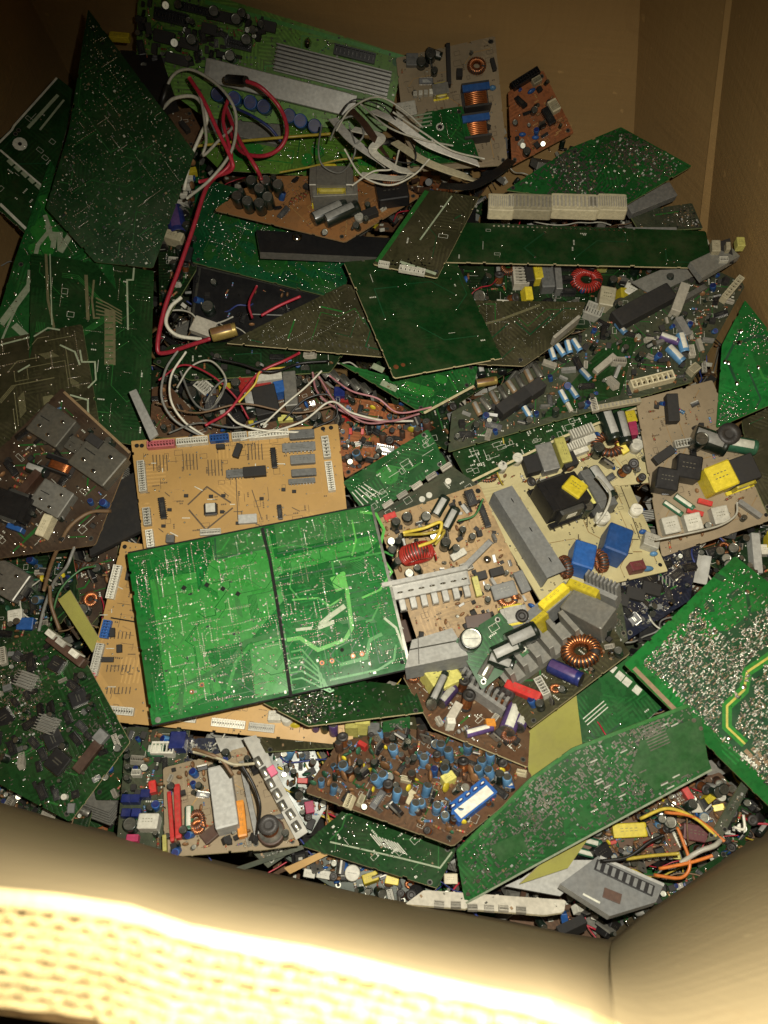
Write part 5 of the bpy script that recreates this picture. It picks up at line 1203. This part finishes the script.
b.put('strip', 617, 406, -10, 44, 5, 6); b.put('connivory', 650, 384, -14, 42, 9, 10); b.put('connivory', 692, 372, -40, 10, 8, 8); b.put('connivory', 730, 292, -50, 30, 6, 8)
for k in range(8): b.put('lyingalu' if k%2 else 'lyingtan', 477+k*8.6, 411-k*5.4, 58+b.r.uniform(-8,8), 15, 6, 7) 
for k in range(3): b.put('slabblack', 505+k*14, 412-k*9, -35, 18, 12, 16)
for x, y in ((560,352),(568,349),(552,356),(576,347),(563,398),(573,394),(585,376),(527,414),(620,330)): b.put('lyingsky', x, y, 60+b.r.uniform(-15,15), 14, 6, 6)
b.put('lyingsky', 674, 357, 45, 20, 9, 9); b.put('lyingsky', 681, 346, 75, 20, 9, 9); b.put('lyingpurple', 668, 341, 20, 18, 8, 8)
b.put('slabblack', 641, 311, -28, 62, 17, 12, 'long dark heat sink block'); b.put('slabwhite', 677, 304, -70, 32, 9, 12); b.put('slabwhite', 604, 366, -40, 26, 6, 6); b.put('slabalu', 681, 330, 60, 20, 7, 8); b.put('slabdull', 690, 298, -30, 30, 5, 8)
b.scatter(120, MIX_SMALL+[('slabwhite',2,12,4,4),('slabalu',2,12,3,5)])
b = Board('heat_sink_bar', 'dark heat sink bar with a pale tip resting at the right wall', [(690,262),(728,244),(740,256),(702,278)], .14, 'alu_dull', 'alu', lim=.1, thick=.01, cat='metal strip'); b.put('filmpale', 738, 247, 0, 7, 10, 8)
b = Board('plastic_bracket', 'ivory and black bracket on the right wall end of the strip board', [(712,244),(730,238),(734,262),(714,264)], .14, 'blackmat', 'black', lim=.1, cat='bracket', thick=.004); b.put('filmivory', 714, 250, 0, 8, 12, 8); b.put('filmivory', 726, 250, 0, 4, 8, 8); b.put('conn', 722, 262, 0, 8, 5, 6)
b = Board('circuit_board', 'dark green board slanting under the big amplifier board', [(452,452),(640,392),(648,404),(560,440),(470,486)], .045, 'greendark', tilt=(0,.12), pr=dict(P_COMP, silk=60, pads=60)); b.line([(470,482),(560,438),(645,405)], 2.4, 'edge_pale')
b = Board('power_supply_board', 'cream board with white slotted connectors and a copper toroid above the cream transformer board', [(470,488),(560,436),(640,405),(672,480),(560,492)], .03, 'cream', 'edge_pale', tilt=(0,.12), cat='power board', pr=P_TAN)
b.put('slot', 580, 440, -20, 24, 16, 16); b.put('slot', 574, 452, -20, 22, 12, 14); b.put('filmpale', 560, 456, 70, 26, 10, 16); b.put('slabblack', 567, 464, -20, 14, 14, 12); b.put('tordark', 607, 447, 0, 34, 26, 12); b.put('lying', 606, 430, 70, 34, 15, 20); b.put('lying', 619, 434, 75, 32, 13, 20); b.put('filmyellow', 624, 423, -10, 16, 12, 14); b.put('filmmagenta', 629, 433, 80, 16, 8, 14); b.put('capwhite', 634, 449, 0, 12, 12, 12); b.put('capwhite', 501, 470, 20, 9, 9, 12); b.put('capwhite', 516, 462, 20, 10, 10, 12)
b.put('slabalu', 545, 462, 70, 28, 16, 14); b.put('slabblack', 530, 468, 70, 18, 14, 12); b.put('tordark', 487, 478, 0, 20, 12, 6); b.scatter(24, MIX_PSU)
b = Board('circuit_board', 'green board with white dots leaning toward the red toroid board', [(343,482),(428,429),(447,463),(368,519)], .075, 'greenmid', lim=.2, pr=dict(P_SOLDER, pads=60, silk=40))
for k in range(5): b.line([(352+k*3,492+k*1-k*3),(364+k*4,506-k*3)], 1, 'silk')
b.row('conndirty', (388,505),(446,468), 5, -33, 11, 5, 5)
b = Board('circuit_board', 'grey green board strip between the small green board and the red toroid board', [(368,519),(452,466),(482,488),(376,524)], .05, 'greygreen', tilt=(0,.12), pr=dict(P_PLAIN, silk=20)); 
for x, y in ((422,500),(429,496),(448,482)): b.put('capwhite', x, y, 0, 6, 6, 3)
b = Board('circuit_board', 'green board with pale patches below the smooth dark green board', [(338,362),(395,378),(478,366),(474,386),(424,414)], .075, 'greenmid', tilt=(0,.12), pr=dict(P_SOLDER, pads=50, smd=50)); b.rect(*b.loc(389,386), .022, .008, b.ang(389,386,25), 'track_pale'); b.rect(*b.loc(378,368), .016, .008, b.ang(378,368,25), 'track_pale'); b.line([(424,413),(474,386)], 2.4, 'edge_pale')
b = Board('circuit_board', 'dark board with silver ringed parts behind the small green board', [(376,362),(420,352),(540,352),(460,402),(446,450),(400,420)], .03, 'greenblack', tilt=(0,.12), pr=P_COMP); b.row('lying', (395,374),(500,368), 6, 80, 20, 9, 9, 2); b.put('lyinggold', 486, 384, -10, 20, 8, 8); b.scatter(30, MIX_PSU)
# mid-left jumble
b = Board('power_supply_board', 'brown board with black blocks, a red block and a white label under the twisted wires', [(198,396),(300,360),(345,400),(340,440),(210,446)], .035, 'brown', tilt=(0,.12), cat='power board', pr=P_COMP)
b.put('filmred', 256, 388, -15, 30, 22, 12); b.put('labelwhite', 271, 384, -8, 24, 9, 16); b.put('slabblack', 268, 408, 78, 30, 22, 18); b.put('filmblue', 281, 394, 78, 12, 10, 16); b.put('lying', 252, 408, 80, 22, 16, 14); b.put('xfblack', 232, 402, 10, 22, 22, 10); b.put('slabdull', 292, 396, 85, 36, 12, 16); b.put('filmpale', 286, 420, -5, 14, 6, 6); b.put('cap', 240, 380, 0, 12, 12, 10); b.scatter(44, MIX_PSU)
b = Board('power_supply_board', 'brown board dense with small parts between the upper tan board and the small green board', [(335,395),(400,405),(436,428),(345,478),(335,440)], .03, 'orange', tilt=(0,.12), cat='power board', pr=P_COMP); b.row('lyingalu', (305,366),(366,392), 7, 50, 13, 8, 8); b.put('filmdeep', 340, 397, 0, 10, 10, 12); b.scatter(60, MIX_TV+MIX_SMALL)
b = Board('circuit_board', 'brown board edge with connectors left of the twisted wires', [(152,388),(168,384),(212,432),(196,440),(150,436)], .045, 'brown', tilt=(0,.12), pr=P_COMP); b.scatter(14, MIX_SMALL)
b = Board('plastic_housing', 'glossy black plastic housing with a thin pale edge at the centre left', [(194,264),(345,300),(300,340),(190,338)], .035, 'black', 'black', tilt=(.0,.2), thick=.02, cat='plastic housing'); b.line([(196,266),(343,301)], 1.6, 'tin_dull'); b.line([(200,268),(190,334)], 2.2, 'tin_dull'); b.line([(245,314),(300,316)], 1, 'greylight')
b.put('slabwhite', 205, 330, 20, 22, 16, 8); b.put('cap', 210, 312, 0, 12, 12, 12); b.scatter(14, MIX_SMALL)
b = Board('circuit_board', 'dark olive board under the copper coil block at the centre left', [(170,345),(230,342),(345,352),(330,372),(190,380),(152,362)], .055, 'greenblack', tilt=(0,.12), pr=P_PLAIN); b.put('lyinggold', 225, 336, -14, 24, 13, 13); b.scatter(8, MIX_SMALL)
b = Board('circuit_board', 'dark board full of small parts under the loops of grey wire', [(150,370),(240,372),(250,400),(210,440),(150,410)], .02, 'greenblack', tilt=(0,.12), pr=P_COMP); b.put('lying', 196, 379, 0, 24, 14, 12); b.put('conn', 206, 392, 40, 16, 12, 12); b.scatter(40, MIX_PSU+MIX_SMALL)
b = Board('plastic_housing', 'black plastic box with a yellow taped edge behind the tall dark green board', [(120,50),(160,52),(176,100),(150,108),(128,84)], .15, 'black', 'black', tilt=(0,.2), thick=.02, cat='plastic housing'); b.put('filmyellow', 121, 40, 5, 18, 6, 6)
b = Board('circuit_board', 'brown board scrap beside the white cable loops at the top left', [(165,110),(190,108),(206,138),(192,150)], .12, 'brown', lim=.1, pr=P_COMP); b.put('slabblack', 185, 129, 50, 12, 5, 5)
b = Board('circuit_board', 'dark board with glinting pins between the tall dark board and the red cable', [(172,150),(200,150),(196,270),(160,330),(158,240)], .05, 'greenblack', tilt=(0,.12), pr=P_COMP); b.row('relaywhite', (190,181),(182,205), 4, 0, 7, 4, 5); b.put('lyingnavy', 178, 226, 80, 30, 16, 14); b.put('filmivory', 176, 243, 15, 18, 9, 12); b.scatter(40, MIX_PSU)  # the row of white blocks stands in for bright glints on pins
# right side
b = Board('circuit_board', 'navy blue board with dark chips right of the cream transformer board', [(566,600),(640,562),(700,545),(690,600),(628,640),(600,640)], .035, 'navy', tilt=(0,.12), pr=dict(P_SPECK, smd=90)); b.row('slabblack', (618,600),(650,590), 3, 15, 18, 12, 7); b.scatter(20, MIX_SMD)
b = Board('circuit_board', 'stained board scrap in the gap beneath the dirty beige board, at the right wall', [(690,552),(775,525),(790,600),(735,580)], .02, 'greenblack', tilt=(0,.12), pr=P_COMP); b.put('slabgrey', 752, 556, 85, 40, 8, 12); b.put('relaywhite', 762, 552, 0, 10, 10, 10); b.put('tor', 722, 550, 0, 14, 14, 10); b.scatter(24, MIX_PSU)
b = Board('circuit_board', 'rusty green board end at the right wall below the bright solder board', [(742,420),(775,405),(790,510),(768,514),(748,470)], .06, 'olive', tilt=(.1,.2), pr=P_PLAIN)
b = Board('circuit_board', 'small pale board corner with parts behind the toroid power board', [(600,590),(622,604),(628,640),(612,652)], .075, 'greygreen', lim=.1, pr=P_SPECK)
# lower right clutter
b = Board('circuit_board', 'brown board with a bright yellow block and mixed wires below the long green board', [(560,835),(640,800),(720,772),(742,800),(700,840),(640,870),(600,862)], .03, 'brown', tilt=(.05,.1), pr=P_COMP)
b.put('filmyellow', 627, 830, -3, 34, 14, 14); b.put('lyinggreen', 588, 841, 15, 26, 9, 9); b.put('lyinggreen', 583, 852, 15, 26, 8, 8); b.put('filmbrown', 694, 833, 10, 28, 16, 14); b.put('slabwhite', 697, 808, 0, 16, 9, 8); b.put('capwhite', 718, 797, 30, 9, 9, 12); b.put('cap', 668, 822, 0, 13, 13, 10); b.put('filmpale', 672, 856, 5, 14, 5, 6); b.row('cap', (640,858),(668,856), 5, 0, 7, 7, 8); b.scatter(80, MIX_PSU+MIX_TV)
b = Board('circuit_board', 'grey board edge leaning by the near right panel', [(744,778),(752,782),(722,838),(706,842)], .09, 'greygreen', lim=.1, pr=P_SPECK)
b = Board('drive_housing', 'grey plastic housing with a dark vent at the bottom right', [(560,884),(598,856),(664,884),(656,902),(610,916)], .08, 'grey', 'greylight', tilt=(0,-.25), thick=.014, cat='plastic housing'); b.put('vent', 624, 878, 25, 60, 11, 2); b.put('slabbrown', 612, 896, 22, 18, 10, 1.5); b.line([(583,894),(600,903)], 2, 'silk'); b.line([(600,857),(664,885)], 3, 'greylight')
b = Board('circuit_board', 'ivory edged board lying along the near wall with small white parts', [(405,904),(424,890),(566,900),(564,912),(545,915)], .07, 'whitedirty', 'ivory', tilt=(0,-.4), pr=dict(smd=40, holes=0), thick=.004); b.row('conndirty', (440,906),(520,911), 6, 4, 10, 6, 5, 1)
b = Board('metal_plate', 'crumpled silver plate between the long green board and the grey housing', [(505,886),(560,860),(598,860),(560,896)], .045, 'greylight', 'alu', tilt=(.1,-.3), cat='metal plate')
b = Board('circuit_board', 'dark board scrap under the dark green outlined board by the near wall', [(285,858),(330,850),(430,890),(455,895),(410,905),(330,886)], .02, 'greenblack', tilt=(0,.1), pr=P_COMP); b.put('capwhite', 353, 872, 10, 16, 16, 18); b.put('filmyellow', 392, 879, 10, 14, 9, 10); b.put('relaywhite', 310, 873, 10, 12, 8, 8); b.put('relaywhite', 324, 874, 10, 14, 8, 8); b.put('tor', 410, 884, 0, 12, 10, 6); b.put('filmivory', 450, 878, 0, 14, 10, 12); b.scatter(36, MIX_PSU)
b = Board('circuit_board', 'pale scrap board poking out over the near wall at the bottom left', [(250,850),(282,842),(300,846),(268,868)], .04, 'greygreen', lim=.1, pr=P_SPECK)
b = Board('board_strip', 'thin brown board splinter lying toward the near wall', [(284,868),(325,850),(328,855),(290,874)], .05, 'tan', 'edge_brown', lim=.1, cat='board scrap')
b = Board('board_strip', 'thin grey board splinter at the lower left by the near wall', [(234,868),(302,845),(304,849),(238,872)], .05, 'greygreen', 'edge_brown', lim=.1, cat='board scrap')
b = Board('circuit_board', 'dark green board edge with chips at the lower right behind the grey housing', [(640,890),(700,868),(730,850),(690,900),(650,905)], .02, 'greendark', tilt=(0,.1), pr=P_COMP); b.scatter(14, MIX_SMALL)
b = Board('circuit_board', 'dark teal board scrap above the near right panel', [(690,790),(760,800),(740,860),(690,870)], .0, 'greendark', tilt=(0,.1), pr=P_COMP); b.scatter(30, MIX_PSU)
for _b in BOARDS: _b.build()
# ---------------------------------------------------------------- the uncountable scrap underneath
rs = random.Random(41)
def rand_M(p, s, flat=0.6):
    e = Matrix.Rotation(rs.uniform(0, 6.28), 4, 'Z') @ Matrix.Rotation(rs.gauss(0, flat), 4, 'X') @ Matrix.Rotation(rs.gauss(0, flat), 4, 'Y')
    return np.array(Matrix.Translation(Vector(p)) @ e @ Matrix.Diagonal((*s, 1)))
sc = MB()
lib = [('cap',(9,9,13),4),('lying',(18,9,9),4),('capsky',(8,8,11),.5),('res',(11,4,4),3),('disc',(8,4,8),2),('coil',(10,10,12),1),('tordark',(20,20,10),1),('relayblack',(18,14,12),3),('filmwhite',(12,8,8),1),('filmyellow',(14,9,9),.4),('filmblue',(12,9,9),.5),
       ('chip',(18,8,4),4),('conndirty',(18,7,8),3),('finsdull',(34,20,16),1.4),('slabdull',(40,16,4),2),('slabblack',(26,16,8),3),('slabbrown',(24,9,8),2),('trans',(10,8,16),2),('xfblack',(24,22,18),1),('candull',(30,22,9),.7),('lyingalu',(14,8,8),1),('slabwhite',(16,5,5),1)]
ws = [l[2] for l in lib]
def foot():
    while True:
        px, py = rs.uniform(-40, 810), rs.uniform(20, 935)
        if py > 790 + max(0, px)*.245 and px < 612: continue
        if px > 600 and py > 940-(px-612)*.72: continue
        if py < 150 and (px > 600 or px < 90): continue
        return px, py
import itertools
frag = ['mask_greendark','mask_greenblack','mask_brown','mask_olive','mask_greenmid','mask_brown','mask_greygreen','mask_orange','mask_greenblack']  # mostly dark masks, putting the shade of the gaps into the colour
for _ in range(420):
    px, py = foot(); p = heap_point(px, py, rs.uniform(-.13, -.035)); w, h = rs.uniform(.05,.14), rs.uniform(.03,.09); M = rand_M(p, (1,1,1), .30)
    m = MB(); mt = rs.choice(frag); m.box(-w/2,-h/2,-.0016,w/2,h/2,0,mt)
    for _k in range(60):
        x, y = rs.uniform(-w/2,w/2)*.95, rs.uniform(-h/2,h/2)*.95; a = rs.choice((.0012,.002,.003)); m.box(x-a,y-a*.6,.0001,x+a,y+a*.6,rs.uniform(.0006,.002),rs.choice(('tin','tin_dull','black','smdbrown','silk')))
    sc.merge(m, M)
for _ in range(4600):
    px, py = foot(); p = heap_point(px, py, rs.uniform(-.07, .016)); k = rs.choices(lib, ws)[0]; f = rs.uniform(.5,1.3)/1000
    M = rand_M(p, tuple(q*f for q in k[1]), .7)
    for n, mb, _x in proto(k[0]): sc.merge(mb, M)
for _ in range(480):
    px, py = foot(); p = heap_point(px, py, rs.uniform(-.02, .04)); pts = [p]; a = rs.uniform(0, 6.28)
    for k in range(7): a += rs.uniform(-.9,.9); pts.append(pts[-1]+V(.016*math.cos(a), .016*math.sin(a), rs.uniform(-.008,.008)))
    sc.tube(smooth_path(pts, 4), rs.uniform(.0006,.0013), rs.choice(('wiregrey','wireblack','wirewhite','wirebrown','wirered','wireyellow','wireblue','tin')), 5)
o = sc.obj('electronic_scrap'); tag(o, 'jumble of loose components and broken board pieces filling the gaps of the heap', 'scrap', kind='stuff')
mbx = MB(); mbx.box(-.5, .1, ZB+.02, .44, 1.0, -.12, 'ground_dark')
# ---------------------------------------------------------------- wires and cables
def wire(name, label, pts, rpx, mat, group=None, cat='cable', flat=None, ends=None):
    rw = random.Random(int(pts[0][0]*7+pts[-1][1])); P = [heap_point(x+rw.uniform(-1.2,1.2), y+rw.uniform(-1.2,1.2), dz) for x, y, dz in pts]; sp_ = smooth_path(P, 8); d = np.linalg.norm(P[len(P)//2]-CAM); r = rpx*d/FPX
    m = MB(); c = np.mean(P, axis=0)
    if flat:  # ribbon: flat strip with thickness
        vs = []; w = flat*d/FPX/2; t = .0007
        for i, p in enumerate(sp_):
            a = sp_[max(0,i-1)]; q = sp_[min(len(sp_)-1,i+1)]; dr = q-a; n = np.cross(dr, V(.1,.1,1)); n /= np.linalg.norm(n)+1e-9
            for s_, zz in ((-1,-t),(-1,t),(1,t),(1,-t)): vs.append(p+n*w*s_+V(0,0,zz)-c)
        fs = [(i*4+k, i*4+(k+1)%4, (i+1)*4+(k+1)%4, (i+1)*4+k) for i in range(len(sp_)-1) for k in range(4)] + [(3,2,1,0)]
        m.add(vs, fs, mat)
    else: m.tube([p-c for p in sp_], r, mat, 8)
    o = m.obj(name); o.location = c; tag(o, label, cat, group); 
    for (i, w_, mt, nm) in ends or ():
        e = MB(); a, q = (sp_[0], sp_[3]) if i == 0 else (sp_[-1], sp_[-4]); u = (q-a)/np.linalg.norm(q-a); L_ = w_*d/FPX
        e.tube([a-u*L_*.2-c, a+u*L_*.8-c], r*2.0, mt, 10); e.obj(nm, o)
    return o
wire('power_cable', 'thick red cable falling straight down left of the centre and bending at the bottom', [(215,178,.15),(204,190,.16),(192,230,.15),(178,270,.14),(164,310,.13),(158,348,.12),(164,354,.11),(190,346,.09),(210,338,.08)], 2.1, 'wirered')
wire('power_cable', 'red cable looping over the aluminium bar with a black sleeve', [(232,80,.21),(245,82,.22),(262,88,.22),(280,108,.2),(288,130,.19),(280,148,.18),(262,156,.17),(240,150,.16),(228,130,.15)], 1.9, 'wirered', ends=[(0,26,'wireblack','sleeve')])
wire('power_cable', 'red cable arching down beside the white cable loops', [(190,78,.2),(204,100,.2),(216,130,.19),(230,158,.18),(232,170,.17),(214,178,.15)], 1.9, 'wirered')
wire('power_cable', 'red cable curving round above the rust brown board', [(228,98,.18),(224,120,.18),(232,160,.17),(215,176,.16),(200,182,.15)], 1.7, 'wirered')
wire('power_cable', 'short red cable running right above the rust brown board', [(226,108,.17),(240,140,.17),(256,168,.16),(262,178,.14)], 2, 'wirered')
wire('signal_cable', 'white cable making the biggest loop at the top left', [(162,106,.17),(172,76,.19),(190,70,.2),(214,82,.2),(230,98,.2),(236,120,.19),(232,150,.18),(210,180,.17),(186,198,.15)], 1.35, 'wirewhite', ends=[(0,24,'wireblack','sleeve')])
wire('signal_cable', 'white cable forming the low inner loop at the top left', [(163,108,.16),(175,98,.18),(196,98,.19),(206,118,.19),(200,134,.17),(190,160,.15),(184,190,.13)], 1.6, 'wirewhite')
wire('signal_cable', 'thin white cable dropping through the loops at the top left', [(192,80,.19),(202,100,.2),(206,140,.19),(202,156,.18),(220,140,.18),(234,125,.17),(226,102,.16)], 1.3, 'wirewhite')
wire('signal_cable', 'thin blue cable under the red loop', [(234,108,.165),(252,116,.17),(270,128,.165),(282,142,.15)], 1.3, 'wireblue')
wire('signal_cable', 'yellow cable along the lower rim of the lime board', [(196,146,.14),(240,142,.15),(290,136,.16),(330,134,.15)], 1.3, 'wireyellow')
RIB = 'white ribbon cables at the top centre'
wire('ribbon_cable', 'upper white ribbon cable running down right past the beige choke board', [(372,112,.18),(395,122,.2),(425,142,.2),(450,154,.19),(478,164,.17)], 1, 'whiteribbon', RIB, flat=9)
wire('ribbon_cable', 'lower white ribbon cable with its left end over the aluminium bar', [(332,118,.19),(348,138,.2),(366,152,.2),(384,166,.18)], 1, 'whiteribbon', RIB, flat=9)
wire('ribbon_cable', 'middle white ribbon cable that folds toward the yellow taped transformer', [(352,128,.2),(380,138,.21),(372,150,.21),(395,168,.2),(412,172,.19),(398,178,.17),(362,176,.16)], 1, 'white', RIB, flat=8)
wire('ribbon_cable', 'yellowed ribbon cable ending above the narrow stained board', [(395,142,.17),(420,158,.18),(440,168,.18),(468,176,.17),(478,182,.15)], 1, 'ivory', RIB, flat=9)
wire('flat_cable', 'brown flat cable crossing the white ribbons', [(350,110,.21),(364,124,.215),(378,142,.21),(390,160,.19)], 1, 'brownp', flat=7)
wire('flat_cable', 'black flat cable drooping right of the white ribbons', [(440,186,.17),(470,186,.18),(500,172,.18),(512,160,.16)], 1, 'black', flat=9)
wire('signal_cable', 'thin grey wire looping in front of the ribbons', [(322,126,.18),(318,150,.18),(322,166,.17),(340,172,.17),(356,152,.2),(350,126,.2)], .8, 'wiregrey')
wire('signal_cable', 'thin black wire circling over the ribbons', [(340,116,.2),(352,100,.21),(372,102,.21),(390,112,.2),(414,150,.2),(408,162,.19),(380,156,.2),(360,142,.2)], .7, 'wireblack')
TW = 'tangled thin wires left of the centre'
wire('thin_wire', 'pale pink wire running right above the upper tan board', [(312,372,.09),(318,392,.09),(334,408,.09),(360,418,.09),(392,422,.09),(420,414,.08)], 1.1, 'wirepink', TW)
wire('thin_wire', 'white wire sweeping in an S above the upper tan board', [(240,440,.085),(300,424,.09),(330,402,.1),(352,412,.1),(385,420,.09),(414,420,.08)], 1.1, 'wirewhite', TW)
wire('thin_wire', 'pink wire curving under the white one', [(318,376,.1),(332,400,.1),(350,414,.1),(372,424,.09),(410,418,.08)], 1.0, 'wirepink', TW)
wire('thin_wire', 'grey wire hanging in a long bow at the left of the tangle', [(178,350,.1),(166,370,.1),(162,396,.1),(174,420,.09),(200,436,.07)], 1.2, 'wiregrey', TW)
wire('thin_wire', 'second grey wire hanging inside the long bow', [(186,352,.1),(172,376,.1),(170,400,.1),(184,422,.09),(206,436,.07)], 1.1, 'wirewhite', TW)
wire('thin_wire', 'grey green wire looped like an eye in the tangle', [(180,372,.09),(192,400,.09),(208,410,.09),(222,396,.1),(224,380,.1),(214,388,.1),(206,402,.1)], 1.1, 'wiregrey', TW)
wire('thin_wire', 'red wire running steeply to the upper right through the tangle', [(206,426,.09),(228,410,.1),(246,388,.1),(262,372,.1),(286,360,.1),(300,352,.09)], 1.4, 'wirered', TW)
wire('thin_wire', 'yellow wire beside the red one in the tangle', [(238,402,.09),(254,384,.1),(262,370,.1),(290,366,.09)], 1.0, 'wireyellow', TW)
wire('thin_wire', 'white wire at the bottom of the tangle by the upper tan board', [(228,414,.09),(240,424,.09),(262,430,.09),(300,432,.08)], 1.1, 'wirewhite', TW)
wire('thin_wire', 'black wire across the middle of the tangle', [(212,358,.1),(240,364,.1),(270,372,.1),(300,364,.09),(330,362,.09)], 1.2, 'wireblack', TW)
wire('thin_wire', 'red wire crossing the glossy black housing', [(258,285,.08),(250,304,.085),(252,318,.08)], 1.2, 'wirered'); wire('thin_wire', 'red wire on the glossy black housing beside the olive board', [(262,316,.08),(280,306,.085),(300,296,.085)], 1.4, 'wirered')
wire('thick_cable', 'white cable end curling beside the glossy black housing', [(182,298,.1),(170,308,.1),(166,324,.1),(178,336,.09),(200,340,.07)], 1.8, 'wirewhite')
LW = 'cables at the left below the tuner board'
wire('thick_cable', 'brown cable arching left of the black cover', [(112,510,.13),(90,512,.13),(72,526,.13),(60,546,.12),(50,566,.1),(44,590,.08)], 1.8, 'wirebrown', LW)
wire('thick_cable', 'dark cable running steeply down by the lower tan board', [(92,530,.11),(76,544,.12),(68,566,.12),(54,582,.1),(44,606,.08),(38,630,.07)], 1.5, 'wiregrey', LW)
wire('thick_cable', 'pale cable bending at the foot of the left cables', [(50,585,.1),(52,606,.1),(60,630,.09)], 1.7, 'wirebrown', LW)
wire('thick_cable', 'green wire among the left cables', [(96,566,.08),(80,570,.09),(60,590,.09),(52,620,.08)], 1.0, 'wiregreen', LW)
wire('thin_wire', 'yellow wire on the red toroid board', [(404,532,.13),(424,528,.14),(440,522,.14),(436,538,.13),(420,546,.12)], 1.7, 'wireyellow'); wire('thin_wire', 'second yellow wire on the red toroid board, tighter bend', [(404,536,.13),(426,533,.14),(444,530,.13),(436,544,.12)], 1.5, 'wireyellow')
wire('thin_wire', 'green wire on the red toroid board near its top corner', [(458,522,.12),(474,514,.12),(483,500,.12)], 1.1, 'wiregreen')
wire('thin_wire', 'white wire lying across the dirty beige board', [(656,540,.09),(690,534,.1),(720,526,.1),(736,514,.1),(737,502,.1)], 1.0, 'wirewhite'); wire('thin_wire', 'white wire looped round the wound part of the cream transformer board', [(596,522,.12),(606,512,.13),(610,496,.13),(604,484,.12),(596,476,.11)], 1.3, 'wirewhite')
BW = 'yellow wires on the stained beige board'
wire('thick_cable', 'yellowed twisted wire above the grey sleeve block', [(192,748,.12),(206,752,.13),(222,760,.13),(232,776,.13)], 1.6, 'wirebrown', BW); wire('thick_cable', 'second yellowed wire crossing toward the metal strip', [(194,752,.12),(214,758,.13),(234,764,.13),(254,764,.12)], 1.4, 'ivory', BW)
wire('thick_cable', 'dark cable bowed at the right of the grey sleeve block', [(240,764,.12),(254,786,.12),(260,808,.12),(256,836,.1)], 1.4, 'wireblack', BW)
RWG = 'orange and yellow wires at the lower right'
for k, (lab, mt, pts) in enumerate((('orange wire arching by the near right panel','wireorange',((664,812),(690,816),(712,828),(724,842))),('yellow wire arching beside the orange one','wireyellow',((640,818),(668,808),(694,818),(716,836))),('orange wire forming a low loop above the grey housing','wireorange',((655,874),(680,878),(690,864),(684,842),(678,826))),('yellow wire lying straight above the grey housing','wireyellow',((626,858),(650,856),(680,854))),('orange wire running to the right by the white plug','wireorange',((660,870),(690,862),(712,856))),('black wire from the yellow block','wireblack',((600,862),(628,856),(648,842),(664,836))))):
    wire('thin_wire', lab, [(x, y, .085) for x, y in pts], 1.5, mt, RWG)
wire('thick_cable', 'white plug cable above the near right panel', [(680,862,.08),(698,852,.09),(716,846,.09),(722,838,.08)], 2.2, 'wirewhite')
wire('thin_wire', 'white wire hooked by the near right panel', [(734,826,.09),(744,828,.09),(744,816,.09)], 1.2, 'wirewhite')

WT = 'thin pale wires tangled over the ribbon cables'
for lab, mt, pts in (
  ('thin white wire arching highest over the ribbon cables', 'wirewhite', ((336,132,.2),(350,108,.22),(376,98,.22),(402,108,.21),(424,128,.2))),
  ('thin white wire looping below the ribbon cables', 'wirewhite', ((345,150,.2),(360,176,.19),(388,184,.19),(412,176,.19),(430,160,.19))),
  ('thin grey wire curling at the left end of the ribbon cables', 'wiregrey', ((330,140,.19),(338,122,.21),(356,118,.21),(364,134,.21),(352,148,.2))),
  ('thin white wire crossing the ribbon cables toward the green board', 'wirewhite', ((360,104,.2),(388,126,.22),(420,140,.21),(452,146,.19))),
  ('thin white wire wandering to the rust brown board', 'wirewhite', ((400,150,.2),(392,168,.2),(372,172,.2),(352,186,.18))),
  ('thin yellow wire lying above the rust brown board', 'wireyellow', ((280,172,.15),(310,166,.16),(338,160,.17),(362,158,.17))),
  ('thin white wire running along the longest ribbon cable', 'wirewhite', ((392,112,.21),(424,134,.21),(452,150,.2),(484,158,.18)))):
    wire('thin_wire', lab, pts, .85, mt, WT)
for lab, mt, pts in (
  ('dark red wire bowed over the left of the tangle', 'wirered', ((160,380,.09),(184,366,.1),(212,374,.1),(236,396,.09),(250,420,.08))),
  ('pale wire hooked round the black capacitor in the tangle', 'wirewhite', ((176,388,.09),(190,366,.1),(212,362,.1),(226,380,.1),(216,404,.09))),
  ('grey wire curving along the top edge of the upper tan board', 'wiregrey', ((168,432,.085),(200,424,.09),(236,428,.09),(274,418,.09))),
  ('white wire rising to the silver capacitors from the tangle', 'wirewhite', ((262,424,.09),(284,404,.1),(306,388,.1),(322,370,.1))),
  ('purple brown wire running left to right across the tangle', 'wirebrown', ((156,404,.09),(196,412,.1),(244,404,.1),(296,412,.09),(340,404,.09))),
  ('thin black wire looped right of the red block', 'wireblack', ((286,420,.09),(306,400,.1),(330,396,.1),(336,416,.09),(314,428,.09))),
  ('pale pink wire at the far right of the tangle', 'wirepink', ((330,376,.09),(352,392,.1),(378,398,.1),(400,412,.09),(432,408,.08)))):
    wire('thin_wire', lab, pts, .95, mt, TW)
